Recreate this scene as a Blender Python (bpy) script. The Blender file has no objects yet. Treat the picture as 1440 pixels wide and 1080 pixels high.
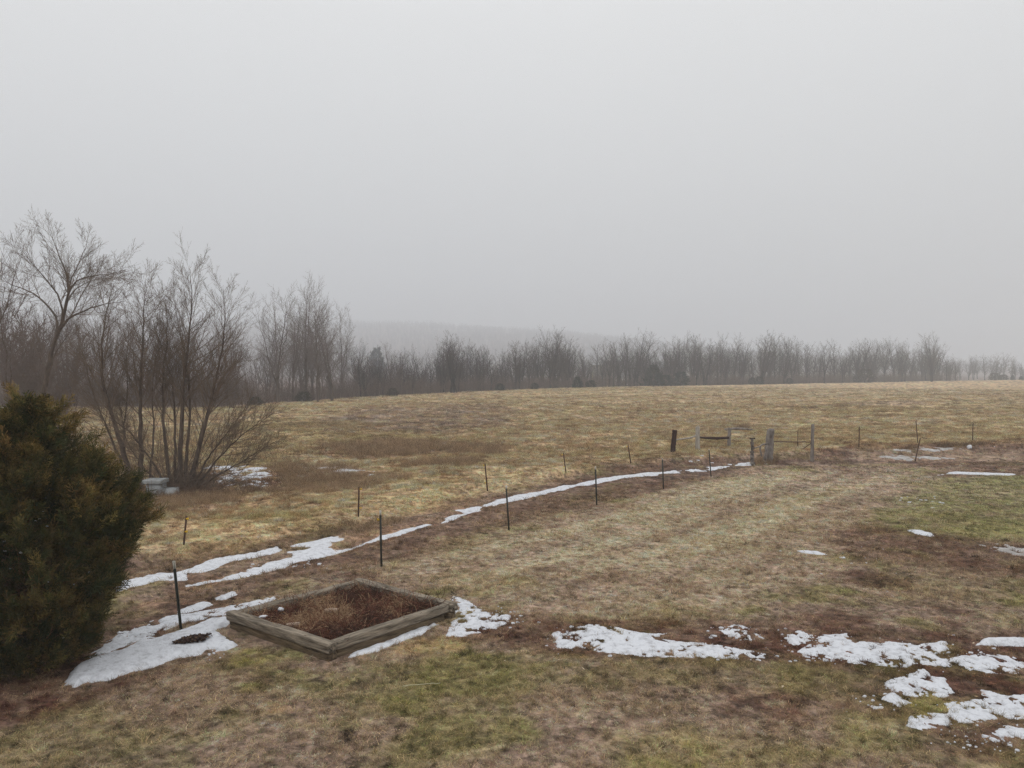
import bpy, math, random
import numpy as np
from mathutils import Vector, Matrix
random.seed(7); RNG = np.random.default_rng(7)
S = bpy.context.scene
COL = S.collection
R = math.radians
# ------------------------------------------------------------------ view geometry (photograph 1440 x 1080)
CAMH = 5.1; F = 1088.0; CX = 720.0; HV = 520.0
KALB = 1.28           # displayed ground colour -> albedo

# ------------------------------------------------------------------ numpy noise
def _hash(ix, iy, seed):
    h = (ix.astype(np.int64) * 374761393 + iy.astype(np.int64) * 668265263 + seed * 974634777) & 0xffffffff
    h = ((h ^ (h >> 13)) * 1274126177) & 0xffffffff
    h = (h ^ (h >> 16)) & 0xffffffff
    h = (h * 2246822519) & 0xffffffff
    h = (h ^ (h >> 15)) & 0xffffffff
    return h.astype(np.float64) / 4294967295.0
def vnoise(x, y, seed=0):
    ix = np.floor(x); iy = np.floor(y); fx = x - ix; fy = y - iy
    ix = ix.astype(np.int64); iy = iy.astype(np.int64)
    sx = fx * fx * (3 - 2 * fx); sy = fy * fy * (3 - 2 * fy)
    a = _hash(ix, iy, seed); b = _hash(ix + 1, iy, seed); c = _hash(ix, iy + 1, seed); d = _hash(ix + 1, iy + 1, seed)
    return (a * (1 - sx) + b * sx) * (1 - sy) + (c * (1 - sx) + d * sx) * sy
def fbm(x, y, seed=0, octv=4, gain=0.5):
    x = np.asarray(x, float); y = np.asarray(y, float)
    s = np.zeros(np.broadcast(x, y).shape); a = 1.0; t = 0.0
    for o in range(octv):
        # rotate each octave so the lattice never shows
        c, n = math.cos(0.6 + o * 1.1), math.sin(0.6 + o * 1.1)
        f = 2.03 ** o
        s += a * vnoise((x * c - y * n) * f + 13.7 * o, (x * n + y * c) * f - 7.3 * o, seed + o * 17); t += a; a *= gain
    return s / t - 0.5                                              # about -0.5..0.5
def sm(a, b, x):
    t = np.clip((x - a) / (b - a), 0, 1); return t * t * (3 - 2 * t)
def poly_sd(px, py, P):
    """signed distance, positive inside"""
    P = np.asarray(P, float); n = len(P)
    d = np.full(px.shape, 1e18); ins = np.zeros(px.shape, bool)
    for i in range(n):
        ax, ay = P[i]; bx, by = P[(i + 1) % n]
        ex, ey = bx - ax, by - ay; wx, wy = px - ax, py - ay
        t = np.clip((wx * ex + wy * ey) / (ex * ex + ey * ey + 1e-12), 0, 1)
        d = np.minimum(d, (wx - ex * t) ** 2 + (wy - ey * t) ** 2)
        c = ((ay > py) != (by > py)) & (px < (bx - ax) * (py - ay) / (by - ay + 1e-15) + ax)
        ins ^= c
    d = np.sqrt(d); return np.where(ins, d, -d)
def line_sd(px, py, L):
    """distance to a polyline, with a sign: positive on its left (the far side here)"""
    L = np.asarray(L, float); d = np.full(px.shape, 1e18); sg = np.ones(px.shape)
    for i in range(len(L) - 1):
        ax, ay = L[i]; bx, by = L[i + 1]; ex, ey = bx - ax, by - ay; wx, wy = px - ax, py - ay
        t = np.clip((wx * ex + wy * ey) / (ex * ex + ey * ey), 0, 1)
        q = (wx - ex * t) ** 2 + (wy - ey * t) ** 2
        m = q < d; d = np.where(m, q, d); sg = np.where(m, np.sign(ex * wy - ey * wx), sg)
    return np.sqrt(d) * sg
def flat(u, v):                                                    # a place on level ground
    y = CAMH * F / (v - HV); return ((u - CX) / F * y, y)
def flats(P): return [flat(u, v) for u, v in P]

# ------------------------------------------------------------------ terrain
BOUND = [(-400, 574), (0, 573), (200, 573), (300, 574), (400, 567), (480, 561), (600, 554.5), (700, 549.5), (800, 545.5),
         (900, 543), (1000, 541.5), (1100, 540), (1200, 538.2), (1300, 536), (1440, 534), (1800, 533)]
_bt = [math.atan2(u - CX, F) for u, v in BOUND]; _bd = [CAMH * F / (v - HV) for u, v in BOUND]
def bound_dist(x, y):                                              # how far ahead the field ends in this direction
    return np.interp(np.arctan2(x, np.maximum(y, 1e-3)), _bt, _bd)
TRACK = flats([(60, 895), (180, 850), (256, 828), (331, 810), (400, 792), (456, 779), (520, 763), (600, 741), (660, 720), (744, 698),
               (836, 679), (950, 665), (1060, 653), (1180, 649), (1300, 646), (1440, 641), (1700, 636)])
def H(x, y):
    x = np.asarray(x, float); y = np.asarray(y, float)
    x, y = np.broadcast_arrays(x, y)
    z = 0.05 * fbm(x / 6, y / 6, 3, 2) + 0.20 * fbm(x / 30, y / 30, 5, 2) * sm(16, 45, y)
    d = line_sd(x, y, TRACK)
    near = 1 - sm(60, 85, y)
    z = z - 0.07 * np.exp(-(d / 0.38) ** 2) * near - 0.05 * np.exp(-((d - 1.5) / 0.35) ** 2) * near
    z = z + (0.26 * sm(1.9, 3.4, d) * (1 - sm(4, 12, d))) * near * (0.7 + 0.9 * fbm(x / 2.5, y / 2.5, 8, 2))
    # tussocky field, smooth yard
    tus = sm(3.0, 5, d) * sm(15, 24, y)
    r = np.hypot(x, y)
    z = z + tus * 0.17 * fbm(x / 0.9, y / 0.9, 11, 3) * (1 - sm(120, 200, y)) + tus * 0.25 * fbm(x / 7, y / 4, 12, 2) * (1 - sm(200, 260, y))
    fine = 1 - sm(14, 40, r)
    z = z + 0.035 * fbm(x / 0.28, y / 0.28, 21, 3) * fine + 0.05 * fbm(x / 1.1, y / 1.1, 22, 3) * (1 - sm(30, 80, r))
    bd = bound_dist(x, y)
    past = np.where(y > 0, sm(bd + 2, bd + 34, y), 0.0)
    z = z - 1.7 * past
    top = np.interp(x, [-2600, -1450, -720, -380, -130, 125, 320, 550, 880, 1600, 2400], [112, 136, 142, 140, 128, 110, 90, 52, 16, 4, 0])
    hill = sm(760, 2480, y) ** 0.95
    z = z + (top + 26 * fbm(x / 300, y / 300, 31, 3)) * hill * sm(0, 10, top)
    return z
def Hs(x, y): return float(H(np.array([x]), np.array([y]))[0])
def G(u, v):                                                       # the point of the ground that the photograph shows at (u, v)
    x, y = flat(u, v)
    for _ in range(4):
        z = Hs(x, y); y = (CAMH - z) * F / (v - HV); x = (u - CX) / F * y
    return Vector((x, y, Hs(x, y)))
def P3(u, v, y): return Vector(((u - CX) / F * y, y, CAMH - (v - HV) / F * y))

# ------------------------------------------------------------------ land cover
def lin(c):
    c = np.asarray(c, float) / 255.0
    return np.where(c <= 0.04045, c / 12.92, ((c + 0.055) / 1.055) ** 2.4)
C_ = dict(
    thatch=(120, 105, 90), brown=(76, 55, 45), red=(70, 46, 38), green=(100, 98, 58), lime=(122, 118, 66), straw=(166, 150, 122),
    pink=(154, 136, 116), tan=(176, 152, 114), gold=(184, 154, 108), olive=(134, 122, 86), heath=(110, 100, 90), weed=(124, 104, 86),
    clay=(138, 115, 93), bank=(84, 68, 50), lawn=(112, 110, 74), track=(88, 70, 58), wet=(70, 56, 48), dkgreen=(74, 80, 40))
LC = {k: lin(v) for k, v in C_.items()}
# (outline in the photograph's plane of the ground, softness, colour, strength, noise size in m)
def ell(u, v, a, b): return [(u + a * math.cos(t), v + b * math.sin(t)) for t in np.linspace(0, 2 * math.pi, 10, endpoint=False)]
PAINT = [
    # beyond the lane: the field
    ([(-500, 760), (200, 790), (330, 775), (470, 740), (560, 727), (700, 690), (860, 656), (960, 645), (1060, 640), (1240, 632), (1440, 628), (2000, 622),
      (2000, 522), (-500, 522)], 5, 'tan', 1.0, 2.0),
    ([(340, 590), (600, 588), (700, 612), (560, 628), (420, 640), (300, 668), (260, 640)], 6, 'olive', 0.75, 4),
    ([(520, 572), (700, 568), (740, 584), (690, 602), (640, 612), (520, 604), (420, 596)], 4, 'heath', 0.95, 4),
    ([(400, 597), (560, 588), (620, 610), (470, 614)], 3, 'heath', 0.55, 4),
    ([(640, 560), (900, 556), (900, 562), (640, 568)], 2, 'olive', 0.7, 4),
    ([(1000, 562), (1440, 556), (1440, 580), (1200, 588), (1000, 574)], 4, 'olive', 0.6, 5),
    ([(1180, 566), (1300, 564), (1300, 569), (1190, 570)], 1.5, 'heath', 0.75, 5),
    ([(640, 636), (960, 604), (1200, 620), (1000, 640), (800, 645), (640, 660)], 6, 'olive', 0.45, 3),
    ([(1140, 600), (1440, 590), (1600, 612), (1440, 622), (1140, 630)], 6, 'olive', 0.6, 3),
    ([(440, 634), (500, 624), (560, 622), (640, 626), (700, 634), (640, 641), (520, 642)], 3, 'weed', 0.9, 2),
    ([(440, 638), (540, 640), (560, 644), (470, 646)], 1.5, 'wet', 0.75, 2),
    ([(520, 650), (600, 644), (640, 648), (560, 660)], 3, 'bank', 0.5, 2),
    ([(260, 664), (400, 656), (520, 660), (540, 672), (430, 690), (300, 692), (200, 680)], 4, 'weed', 0.85, 2),
    ([(280, 664), (380, 660), (400, 676), (330, 690), (280, 680)], 3, 'wet', 0.75, 2),
    ([(250, 690), (340, 686), (370, 694), (280, 708), (230, 704)], 3, 'green', 0.75, 2),
    ([(140, 690), (250, 700), (360, 700), (440, 690), (420, 704), (300, 722), (170, 730)], 5, 'weed', 0.55, 1.5),
    ([(230, 730), (420, 706), (560, 690), (680, 672), (720, 668), (640, 700), (480, 726), (260, 780)], 6, 'gold', 0.5, 2),
    ([(300, 742), (430, 724), (440, 730), (330, 754)], 4, 'green', 0.5, 1.5),
    ([(200, 574), (1440, 534), (1440, 538), (760, 551), (300, 582), (200, 580)], 1.5, 'gold', 0.6, 6),
    # bank above the lane
    ([(180, 800), (330, 768), (470, 742), (560, 730), (700, 692), (860, 658), (960, 648), (960, 656), (800, 680), (640, 712), (500, 742), (330, 790), (200, 815)], 5, 'bank', 0.85, 1),
    # the lane
    ([(60, 900), (256, 815), (470, 768), (600, 734), (700, 700), (860, 664), (1000, 648), (1060, 645), (1240, 633), (1500, 630), (1500, 660), (1240, 652), (1060, 658),
      (1000, 678), (870, 700), (700, 745), (560, 790), (450, 812), (340, 850), (200, 900)], 5, 'track', 0.95, 1),
    ([(440, 782), (475, 758), (560, 741), (620, 722), (660, 712), (620, 733), (540, 755), (480, 773)], 3, 'clay', 0.95, 1),
    ([(200, 850), (260, 820), (330, 806), (440, 784), (330, 812), (250, 836)], 3, 'clay', 0.6, 1),
    ([(190, 845), (225, 838), (240, 850), (200, 860)], 3, 'clay', 0.7, 1),
    ([(900, 668), (1000, 655), (1056, 656), (1000, 670), (920, 678)], 2, 'wet', 0.8, 1),
    ([(700, 714), (840, 688), (900, 690), (760, 740), (700, 738)], 4, 'bank', 0.4, 1),
    ([(1090, 648), (1200, 646), (1300, 650), (1200, 653), (1100, 653)], 1.2, 'wet', 0.9, 1),
    ([(1190, 628), (1300, 628), (1440, 618), (1440, 634), (1200, 634)], 2.5, 'brown', 0.7, 1.5),
    ([(1200, 638), (1440, 634), (1440, 650), (1200, 647)], 2, 'pink', 0.5, 1.5),
    # mown straw between the lane and the yard
    ([(560, 800), (760, 745), (960, 690), (1080, 660), (1240, 655), (1310, 668), (1230, 730), (1200, 780), (1060, 850), (900, 870), (730, 860), (660, 830)], 9, 'pink', 0.85, 1.5),
    ([(760, 780), (900, 735), (1080, 690), (1200, 675), (1120, 740), (940, 800), (800, 806)], 8, 'straw', 0.6, 1),
    ([(600, 770), (700, 745), (760, 760), (640, 800)], 6, 'olive', 0.4, 1),
    ([(600, 812), (680, 800), (740, 815), (660, 840)], 6, 'olive', 0.5, 1),
    ([(1100, 700), (1180, 690), (1170, 704), (1110, 712)], 4, 'lime', 0.5, 1),
    # green lawn
    ([(1320, 672), (1345, 667), (1500, 670), (1600, 700), (1560, 772), (1400, 764), (1300, 748), (1210, 732), (1262, 706)], 5, 'lawn', 0.95, 1),
    ([(1320, 735), (1440, 738), (1440, 762), (1340, 756)], 5, 'lime', 0.35, 0.8),
    ([(1300, 664), (1500, 662), (1500, 667), (1320, 671)], 1.5, 'brown', 0.7, 1),
    # bare ground
    ([(1160, 744), (1230, 738), (1330, 756), (1460, 768), (1600, 800), (1440, 815), (1320, 806), (1220, 790), (1180, 775)], 6, 'brown', 0.85, 1),
    ([(1220, 776), (1290, 790), (1370, 806), (1450, 812), (1450, 830), (1330, 826), (1240, 800)], 5, 'thatch', 0.6, 1),
    ([(1240, 800), (1350, 818), (1440, 824), (1440, 850), (1330, 846), (1230, 826)], 8, 'green', 0.35, 1),
    ([(640, 905), (680, 856), (760, 868), (830, 868), (960, 880), (1010, 874), (1180, 884), (1300, 890), (1500, 896), (1560, 980), (1400, 1000), (1260, 955),
      (1120, 935), (980, 940), (800, 925), (700, 905)], 8, 'red', 0.9, 0.8),
    ([(1080, 912), (1160, 930), (1260, 950), (1500, 950), (1500, 1010), (1380, 1005), (1230, 1020), (1120, 985)], 10, 'red', 0.5, 0.8),
    ([(1280, 1010), (1460, 1020), (1500, 1080), (1380, 1080), (1300, 1050)], 9, 'red', 0.7, 0.8),
    ([(-100, 1010), (0, 990), (90, 975), (210, 945), (270, 935), (200, 965), (90, 1005), (-60, 1040)], 6, 'red', 0.9, 0.6),
    ([(-400, 1000), (-100, 930), (60, 930), (150, 910), (200, 880), (180, 925), (70, 1000), (-200, 1050)], 10, 'red', 0.9, 0.6),
    ([(300, 925), (350, 915), (440, 950), (380, 965), (300, 955)], 5, 'brown', 0.6, 0.5),
    # greener turf in the yard
    ([(330, 930), (480, 950), (640, 925), (760, 940), (700, 1000), (520, 1010), (400, 985)], 10, 'green', 0.7, 0.8),
    (ell(352, 922, 30, 14), 5, 'lime', 0.85, 0.4), (ell(345, 968, 22, 8), 4, 'lime', 0.6, 0.4), (ell(383, 1000, 20, 9), 4, 'gold', 0.45, 0.4),
    ([(730, 930), (1000, 925), (1220, 950), (1180, 985), (960, 960), (760, 975)], 10, 'green', 0.6, 0.8),
    ([(1280, 985), (1310, 975), (1345, 990), (1320, 1010), (1285, 1012)], 4, 'lime', 0.7, 0.5),
    ([(1190, 930), (1290, 940), (1300, 955), (1240, 965), (1200, 950)], 6, 'dkgreen', 0.6, 0.5),
    ([(880, 1040), (1000, 1030), (1140, 1050), (1200, 1100), (860, 1100)], 9, 'lime', 0.5, 0.7),
    ([(560, 905), (630, 895), (650, 915), (600, 925), (540, 925)], 5, 'gold', 0.5, 0.5),
    ([(-100, 1050), (150, 985), (420, 1015), (520, 1060), (500, 1100), (-200, 1100)], 10, 'thatch', 0.55, 0.8),
]
_PW = []
for P, s, c, k, ns in PAINT:
    a = np.array(P, float); _PW.append((a, a[:, 0].min() - 60, a[:, 0].max() + 60, a[:, 1].min() - s * 6, a[:, 1].max() + s * 6))
def cover(x, y):
    """albedo of the ground cover at world places"""
    x = np.asarray(x, float); y = np.asarray(y, float)
    yy = np.maximum(y, 0.5); u = CX + F * x / yy; v = HV + CAMH * F / yy
    n1 = fbm(x / 1.7, y / 1.7, 41, 4); n2 = fbm(x / 0.55, y / 0.55, 47, 3); n3 = fbm(x / 4.5, y / 4.5, 53, 3)
    c = LC['thatch'][None] * np.ones(x.shape + (1,))
    def mix(m, name, k=1.0):
        nonlocal c
        m = np.clip(m * k, 0, 1)[:, None]; c = c * (1 - m) + LC[name][None] * m
    mix(sm(0.02, 0.20, n1 + 0.3 * n2), 'green', 0.75); mix(sm(0.05, 0.25, -n1 + 0.4 * n2), 'brown', 0.8)
    mix(sm(0.10, 0.3, n2 + 0.3 * n3), 'straw', 0.5)
    for (P, s, name, k, ns), (a, u0, u1, v0, v1) in zip(PAINT, _PW):
        m = (u > u0) & (u < u1) & (v > v0) & (v < v1)
        if not m.any(): continue
        uu = u[m]; vv = v[m]
        # squash sideways so that softness counts mostly up-down, as lying on the ground
        A = a.copy(); A[:, 0] *= 0.3
        nn = fbm(x[m] / ns, y[m] / ns, 61, 4)
        sd = poly_sd(uu * 0.3, vv, A) + nn * s * 3.2
        w = sm(-s, s, sd) * k * np.clip(0.72 + 1.4 * fbm(x[m] / (ns * 0.35), y[m] / (ns * 0.35), 67, 3), 0, 1)
        cc = c[m]; c[m] = cc * (1 - w[:, None]) + LC[name][None] * w[:, None]
    d = line_sd(x, y, TRACK)
    fld = sm(3.2, 5.0, d) * sm(14, 20, y)
    # field mottling, stretched across the slope
    q1 = fbm(x / 5.5, y / 3.0, 71, 4); q2 = fbm(x / 1.6, y / 1.0, 73, 3); q3 = fbm(x / 22, y / 16, 77, 3)
    mix(sm(0.06, 0.26, q1 + 0.5 * q2) * fld, 'olive', 0.6); mix(sm(0.12, 0.3, -q1 + 0.6 * q2) * fld, 'heath', 0.55)
    mix(sm(0.10, 0.3, q2 - 0.5 * q1) * fld, 'gold', 0.5); mix(sm(0.08, 0.25, q3) * fld, 'olive', 0.5)
    mix(sm(0.16, 0.34, q2 + 0.5 * q3) * fld, 'weed', 0.55)
    # straw left in rows by mowing, running along the lane
    s_ = (x * .664 + y * .748); t_ = (x * .748 - y * .664) + .5 * fbm(x / 5, y / 5, 85, 2)
    row = 1.25 * fbm(t_ / .95, s_ / 14.0, 87, 2); zone_ = sm(-2, -4.5, d) * sm(17, 21, y) * (1 - sm(48, 60, y)) * sm(-4, 0, x) * (1 - sm(1260, 1310, u + (v - 668) * 1.64))
    mix(sm(0.0, 0.2, row) * zone_, 'straw', 0.85); mix(sm(0.04, 0.24, -row) * zone_, 'thatch', 0.75)
    # fine grain
    g = 1 + 2.3 * fbm(x / 0.10, y / 0.10, 81, 3, .7) + 1.1 * fbm(x / 0.5, y / 0.5, 83, 4, .7)
    g = g + fld * 1.2 * fbm(x / 2.6, y / 2.6, 89, 6, .8)
    bd = bound_dist(x, y); past = np.where(y > 0, sm(bd - 1, bd + 5, y), 0.0)[:, None]
    c = c * np.clip(g, 0.28, 2.2)[:, None]
    c = c * (1 - past) + lin((98, 84, 74))[None] * past
    c = c * .95 + .05 * (c @ np.array([.3, .5, .2]))[:, None] * np.array([1.04, 1.0, .94])[None]
    return np.clip(c * KALB * np.array([1.05, .975, 1.0])[None], 0.004, 0.6)

# ------------------------------------------------------------------ snow outlines (traced, then laid on the ground)
SNOW = [
 ('s', 1.0, .05, [(87,967),(97,972),(121,964),(149,960),(177,951),(206,943),(233,933),(260,926),(280,923),(286,916),(304,915),(299,920),(313,917),(331,910),(315,905),(311,897),(300,890),(302,887),(316,884),(318,872),(293,874),(270,883),(251,891),(224,899),(197,907),(167,918),(134,928),(109,937),(100,943),(94,954)],
  'large smooth snow patch left of the raised bed, under the evergreen'),
 ('m', .8, .35, [(120,925),(156,901),(168,889),(196,884),(217,874),(235,870),(271,864),(297,860),(340,851),(387,841),(350,855),(320,864),(287,870),(262,877),(240,884),(225,891),(210,898),(188,905),(160,915),(130,928)],
  'narrow snow strip running from the evergreen behind the raised bed'),
 ('s', .6, .1, [(242,861),(262,855),(285,849),(297,852),(280,859),(245,866)], 'small snow sliver beside the nearest steel post'),
 ('s', .6, .1, [(298,843),(310,839),(327,835),(329,838),(315,845),(300,846)], 'tiny snow sliver on bare soil behind the raised bed corner'),
 ('m', .8, .2, [(150,826),(200,812),(220,807),(237,806),(267,801),(287,792),(317,783),(350,779),(387,771),(398,775),(376,781),(345,788),(312,793),(301,802),(281,807),(259,807),(256,817),(236,818),(220,818),(190,826),(160,834)],
  'lumpy snow strip at the foot of the grassy bank, farther one beside the evergreen'),
 ('m', .8, .2, [(256,825),(303,815),(331,808),(364,799),(378,792),(411,785),(406,777),(425,775),(442,771),(420,770),(403,769),(420,765),(437,762),(456,757),(476,754),(481,761),(464,763),(459,771),(462,778),(481,775),(514,763),(553,750),(600,738),(606,739),(576,748),(531,761),(492,775),(456,784),(414,793),(376,806),(326,817),(281,824),(259,827)],
  'broken snow strip in the lane behind the raised bed, broad at its middle'),
 ('s', .7, .2, [(620,737),(633,728),(653,722),(644,718),(661,714),(711,701),(744,694),(781,686),(836,676),(878,669),(919,665),(950,662.6),(951,664.4),(906,669),(842,679),(794,688),(756,698),(717,706),(678,716),(656,724),(628,735)],
  'long thin white snow line in the wheel rut of the lane'),
 ('s', .5, .1, [(1012,656.5),(1040,653),(1058,651),(1060,652.6),(1040,655.6),(1018,658)], 'short thin snow line in the rut beside the gnarled post'),
 ('m', .3, .62, [(946,665),(980,660.5),(1014,657),(1014,659.5),(980,664),(950,667)], 'broken snow specks in the rut between the long line and the short one'),
 ('s', .6, .05, [(485,928),(498,918),(539,907),(567,893),(609,879),(614,881),(587,896),(551,909),(512,922),(488,930)], 'thin snow strip along the front timber of the raised bed'),
 ('m', .6, .55, [(640,843),(656,848),(676,861),(688,869),(717,867),(708,882),(676,891),(650,897),(631,897),(635,888),(640,876)], 'thin melting snow patch at the right corner of the raised bed'),
 ('m', .6, .45, [(781,892),(811,891),(814,880),(863,885),(901,895),(939,893),(920,899),(945,904),(992,908),(1035,914),(1076,923),(1073,929),(1032,928),(962,926),(904,924),(863,920),(822,915),(787,911),(784,904)],
  'long melting snow patch on dark soil at the centre of the yard'),
 ('m', .5, .5, [(1016,889),(1040,882),(1059,891),(1073,899),(1050,901),(1024,894)], 'small crumbly snow patch above the end of the long central patch'),
 ('m', .5, .6, [(1104,903),(1115,894),(1127,890),(1140,903),(1120,908)], 'tiny crumbly snow patch between two bigger patches'),
 ('m', .6, .5, [(1126,920),(1151,908),(1160,896),(1200,893),(1189,901),(1201,905),(1268,908),(1300,912),(1329,906),(1332,917),(1311,920),(1323,931),(1355,927),(1387,923),(1428,928),(1443,937),(1449,948),(1399,949),(1350,940),(1314,940),(1291,934),(1274,940),(1218,937),(1174,932),(1136,926)],
  'wide lacy melting snow patch, broadest in the right of the yard'),
 ('s', 1.0, .03, [(1375,910),(1387,902),(1440,902),(1500,901),(1500,910),(1414,911)], 'clean oblong of snow at the right edge above the lacy patch'),
 ('m', .6, .4, [(1248,967),(1268,960),(1291,952),(1303,945),(1308,955),(1329,957),(1347,978),(1332,984),(1300,975),(1297,984),(1277,979),(1259,975)], 'ragged snow patch on grass between two larger patches'),
 ('s', .6, .15, [(1240,987),(1262,980),(1280,991),(1268,997)], 'small lumpy snow patch below the ragged one'),
 ('s', .6, .2, [(1219,994),(1238,995),(1253,1000),(1236,1003)], 'smallest snow scrap on dark soil, lowest left of its cluster'),
 ('m', .6, .34, [(1281,1025),(1291,1013),(1341,1006),(1335,994),(1390,988),(1386,974),(1399,978),(1429,983),(1452,981),(1530,985),(1500,1012),(1414,1013),(1376,1019),(1329,1025),(1300,1030)], 'big thick snow patch in the lower right of the yard'),
 ('m', .7, .35, [(1403,1036),(1420,1028),(1443,1023),(1500,1025),(1490,1040),(1429,1041)], 'snow patch at the right edge just nearer than the big thick one'),
 ('s', .3, .1, [(1322,668.6),(1334,664.4),(1388,665.4),(1424,667.2),(1422,669.2),(1379,668.2),(1343,667.4)], 'straight thin snow line along the far edge of the green lawn'),
 ('s', .5, .1, [(1281,747),(1296,747.5),(1310,751),(1312,755),(1292,752)], 'thin snow sliver at the near edge of the green lawn'),
 ('i', .4, .6, [(1384,768),(1410,767),(1445,770),(1470,775),(1445,783),(1405,777)], 'greyish icy snow patch at the right edge beyond the bare soil'),
 ('i', .4, .66, [(1240,643),(1255,641),(1305,643),(1345,645.5),(1300,648),(1260,646)], 'icy snow strip in the lane by the tilted steel post'),
 ('i', .4, .66, [(1225,636),(1272,634),(1310,632.8),(1352,633.6),(1310,636),(1250,637)], 'faint far snow line in the lane behind the tilted steel post'),
 ('m', .5, .75, [(296,656),(360,656),(388,670),(374,684),(330,682),(290,670)], 'speckled snow among wet weeds just right of the willow base'),
 ('m', .5, .75, [(420,654),(470,655),(500,660),(520,670),(480,670),(430,662)], 'speckled snow among dead weeds farther from the willow'),
 ('s', .4, .2, [(1120,775),(1150,776.5),(1160,781),(1135,780.5)], 'lone small scrap of snow on the mown straw'),
]
SNW = [(k, t, n, np.array([tuple(G(u, v))[:2] for u, v in P]), lab) for k, t, n, P, lab in SNOW]
LEAFY = (265, 912)                                                    # the heap of dead leaves that lies in the big patch
def snow_field(x, y, item):
    k, t, n, P, lab = item
    d = poly_sd(x, y, P)
    dist = max(0.5, float(P[:, 1].mean())) / 14.0
    e = fbm(x / (0.30 * dist), y / (0.42 * dist), 101, 4)
    e2 = fbm(x / (0.09 * dist), y / (0.12 * dist), 103, 3)
    f = d + e * 0.20 * dist + e2 * 0.07 * dist
    if n > .3:
        h = fbm(x / (0.22 * dist), y / (0.30 * dist), 107, 4, 0.6)
        f = np.minimum(f + 0.12 * dist * n, (0.30 - n * 0.50 - h - e2 * .9) * 0.5 * dist + .25 * np.clip(d, -.2 * dist, 0.35 * dist))
    elif n > .1:
        h = fbm(x / (0.35 * dist), y / (0.30 * dist), 107, 3)
        f = np.minimum(f, (0.30 - h) * 0.5 * dist + np.clip(d, -9, .3) * 0.3)
    return f, dist
def snow_mask(x, y, grow=0.0):
    m = np.full(x.shape, -9.0)
    for it in SNW:
        P = it[3]
        b = (x > P[:, 0].min() - .5) & (x < P[:, 0].max() + .5) & (y > P[:, 1].min() - .5) & (y < P[:, 1].max() + .5)
        if b.any():
            f, _ = snow_field(x[b], y[b], it); m[b] = np.maximum(m[b], f)
    return m

# ------------------------------------------------------------------ mesh and object helpers
def mesh(name, V, Fq=None, Ft=None, mats=(), smooth=True, attrs=None):
    """V (n,3), Fq (m,4) quads, Ft (k,3) triangles; attrs name->(n,3) point colours"""
    V = np.asarray(V, np.float32); me = bpy.data.meshes.new(name)
    nq = 0 if Fq is None else len(Fq); nt = 0 if Ft is None else len(Ft)
    me.vertices.add(len(V)); me.vertices.foreach_set('co', V.ravel())
    if nq + nt:
        loops = np.concatenate([np.asarray(a, np.int32).ravel() for a in (Fq, Ft) if a is not None and len(a)])
        st = np.concatenate([np.arange(nq) * 4, nq * 4 + np.arange(nt) * 3]).astype(np.int32)
        me.loops.add(len(loops)); me.loops.foreach_set('vertex_index', loops)
        me.polygons.add(nq + nt); me.polygons.foreach_set('loop_start', st)
        if smooth: me.polygons.foreach_set('use_smooth', np.ones(nq + nt, bool))
    if attrs:
        for k, a in attrs.items():
            at = me.attributes.new(k, 'FLOAT_COLOR', 'POINT')
            c = np.ones((len(V), 4), np.float32); c[:, :3] = a; at.data.foreach_set('color', c.ravel())
    for m in mats: me.materials.append(m)
    me.update(); me.validate()
    return me
def link(name, me, parent=None):
    o = bpy.data.objects.new(name, me); COL.objects.link(o)
    if parent: o.parent = parent
    return o
def tag(o, label=None, cat=None, group=None, kind=None):
    if label: o['label'] = label
    if cat: o['category'] = cat
    if group: o['group'] = group
    if kind: o['kind'] = kind
    return o
def empty(name, loc=(0, 0, 0), rz=0.0):
    o = bpy.data.objects.new(name, None); COL.objects.link(o); o.location = loc; o.rotation_euler = (0, 0, rz); o.empty_display_size = .2
    return o
def copy_tree(o, parent=None):
    c = o.copy(); COL.objects.link(c)
    if parent: c.parent = parent
    for ch in list(o.children): copy_tree(ch, c)
    return c
class MB:
    """collects pieces of one part"""
    def __init__(s): s.V = []; s.Q = []; s.T = []; s.C = []; s.n = 0
    def add(s, V, Q=None, T=None, C=None):
        V = np.asarray(V, float)
        if Q is not None and len(Q): s.Q.append(np.asarray(Q) + s.n)
        if T is not None and len(T): s.T.append(np.asarray(T) + s.n)
        s.V.append(V); s.n += len(V)
        if C is not None: s.C.append(C)
    def build(s, name, mat, parent=None, smooth=True, attr=None):
        me = mesh(name, np.concatenate(s.V), np.concatenate(s.Q) if s.Q else None, np.concatenate(s.T) if s.T else None, [mat], smooth,
                  {attr: np.concatenate(s.C)} if attr else None)
        return link(name, me, parent)
def tubes(pts, rad, k):
    """pts (B,n,3) rad (B,n): k-sided tubes; returns V, quads"""
    B, n, _ = pts.shape
    t = np.gradient(pts, axis=1); t /= np.linalg.norm(t, axis=2, keepdims=True) + 1e-9
    ref = np.where(np.abs(t[:, :1, 2:3]) > 0.9, np.array([1., 0, 0])[None, None], np.array([0, 0, 1.])[None, None]) * np.ones((B, n, 1))
    a = np.cross(t, ref); a /= np.linalg.norm(a, axis=2, keepdims=True) + 1e-9
    b = np.cross(t, a)
    ang = np.arange(k) * 2 * math.pi / k
    V = pts[:, :, None] + rad[:, :, None, None] * (a[:, :, None] * np.cos(ang)[None, None, :, None] + b[:, :, None] * np.sin(ang)[None, None, :, None])
    idx = np.arange(B * n * k).reshape(B, n, k)
    q = np.stack([idx[:, :-1], np.roll(idx[:, :-1], -1, 2), np.roll(idx[:, 1:], -1, 2), idx[:, 1:]], -1).reshape(-1, 4)
    return V.reshape(-1, 3), q
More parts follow.
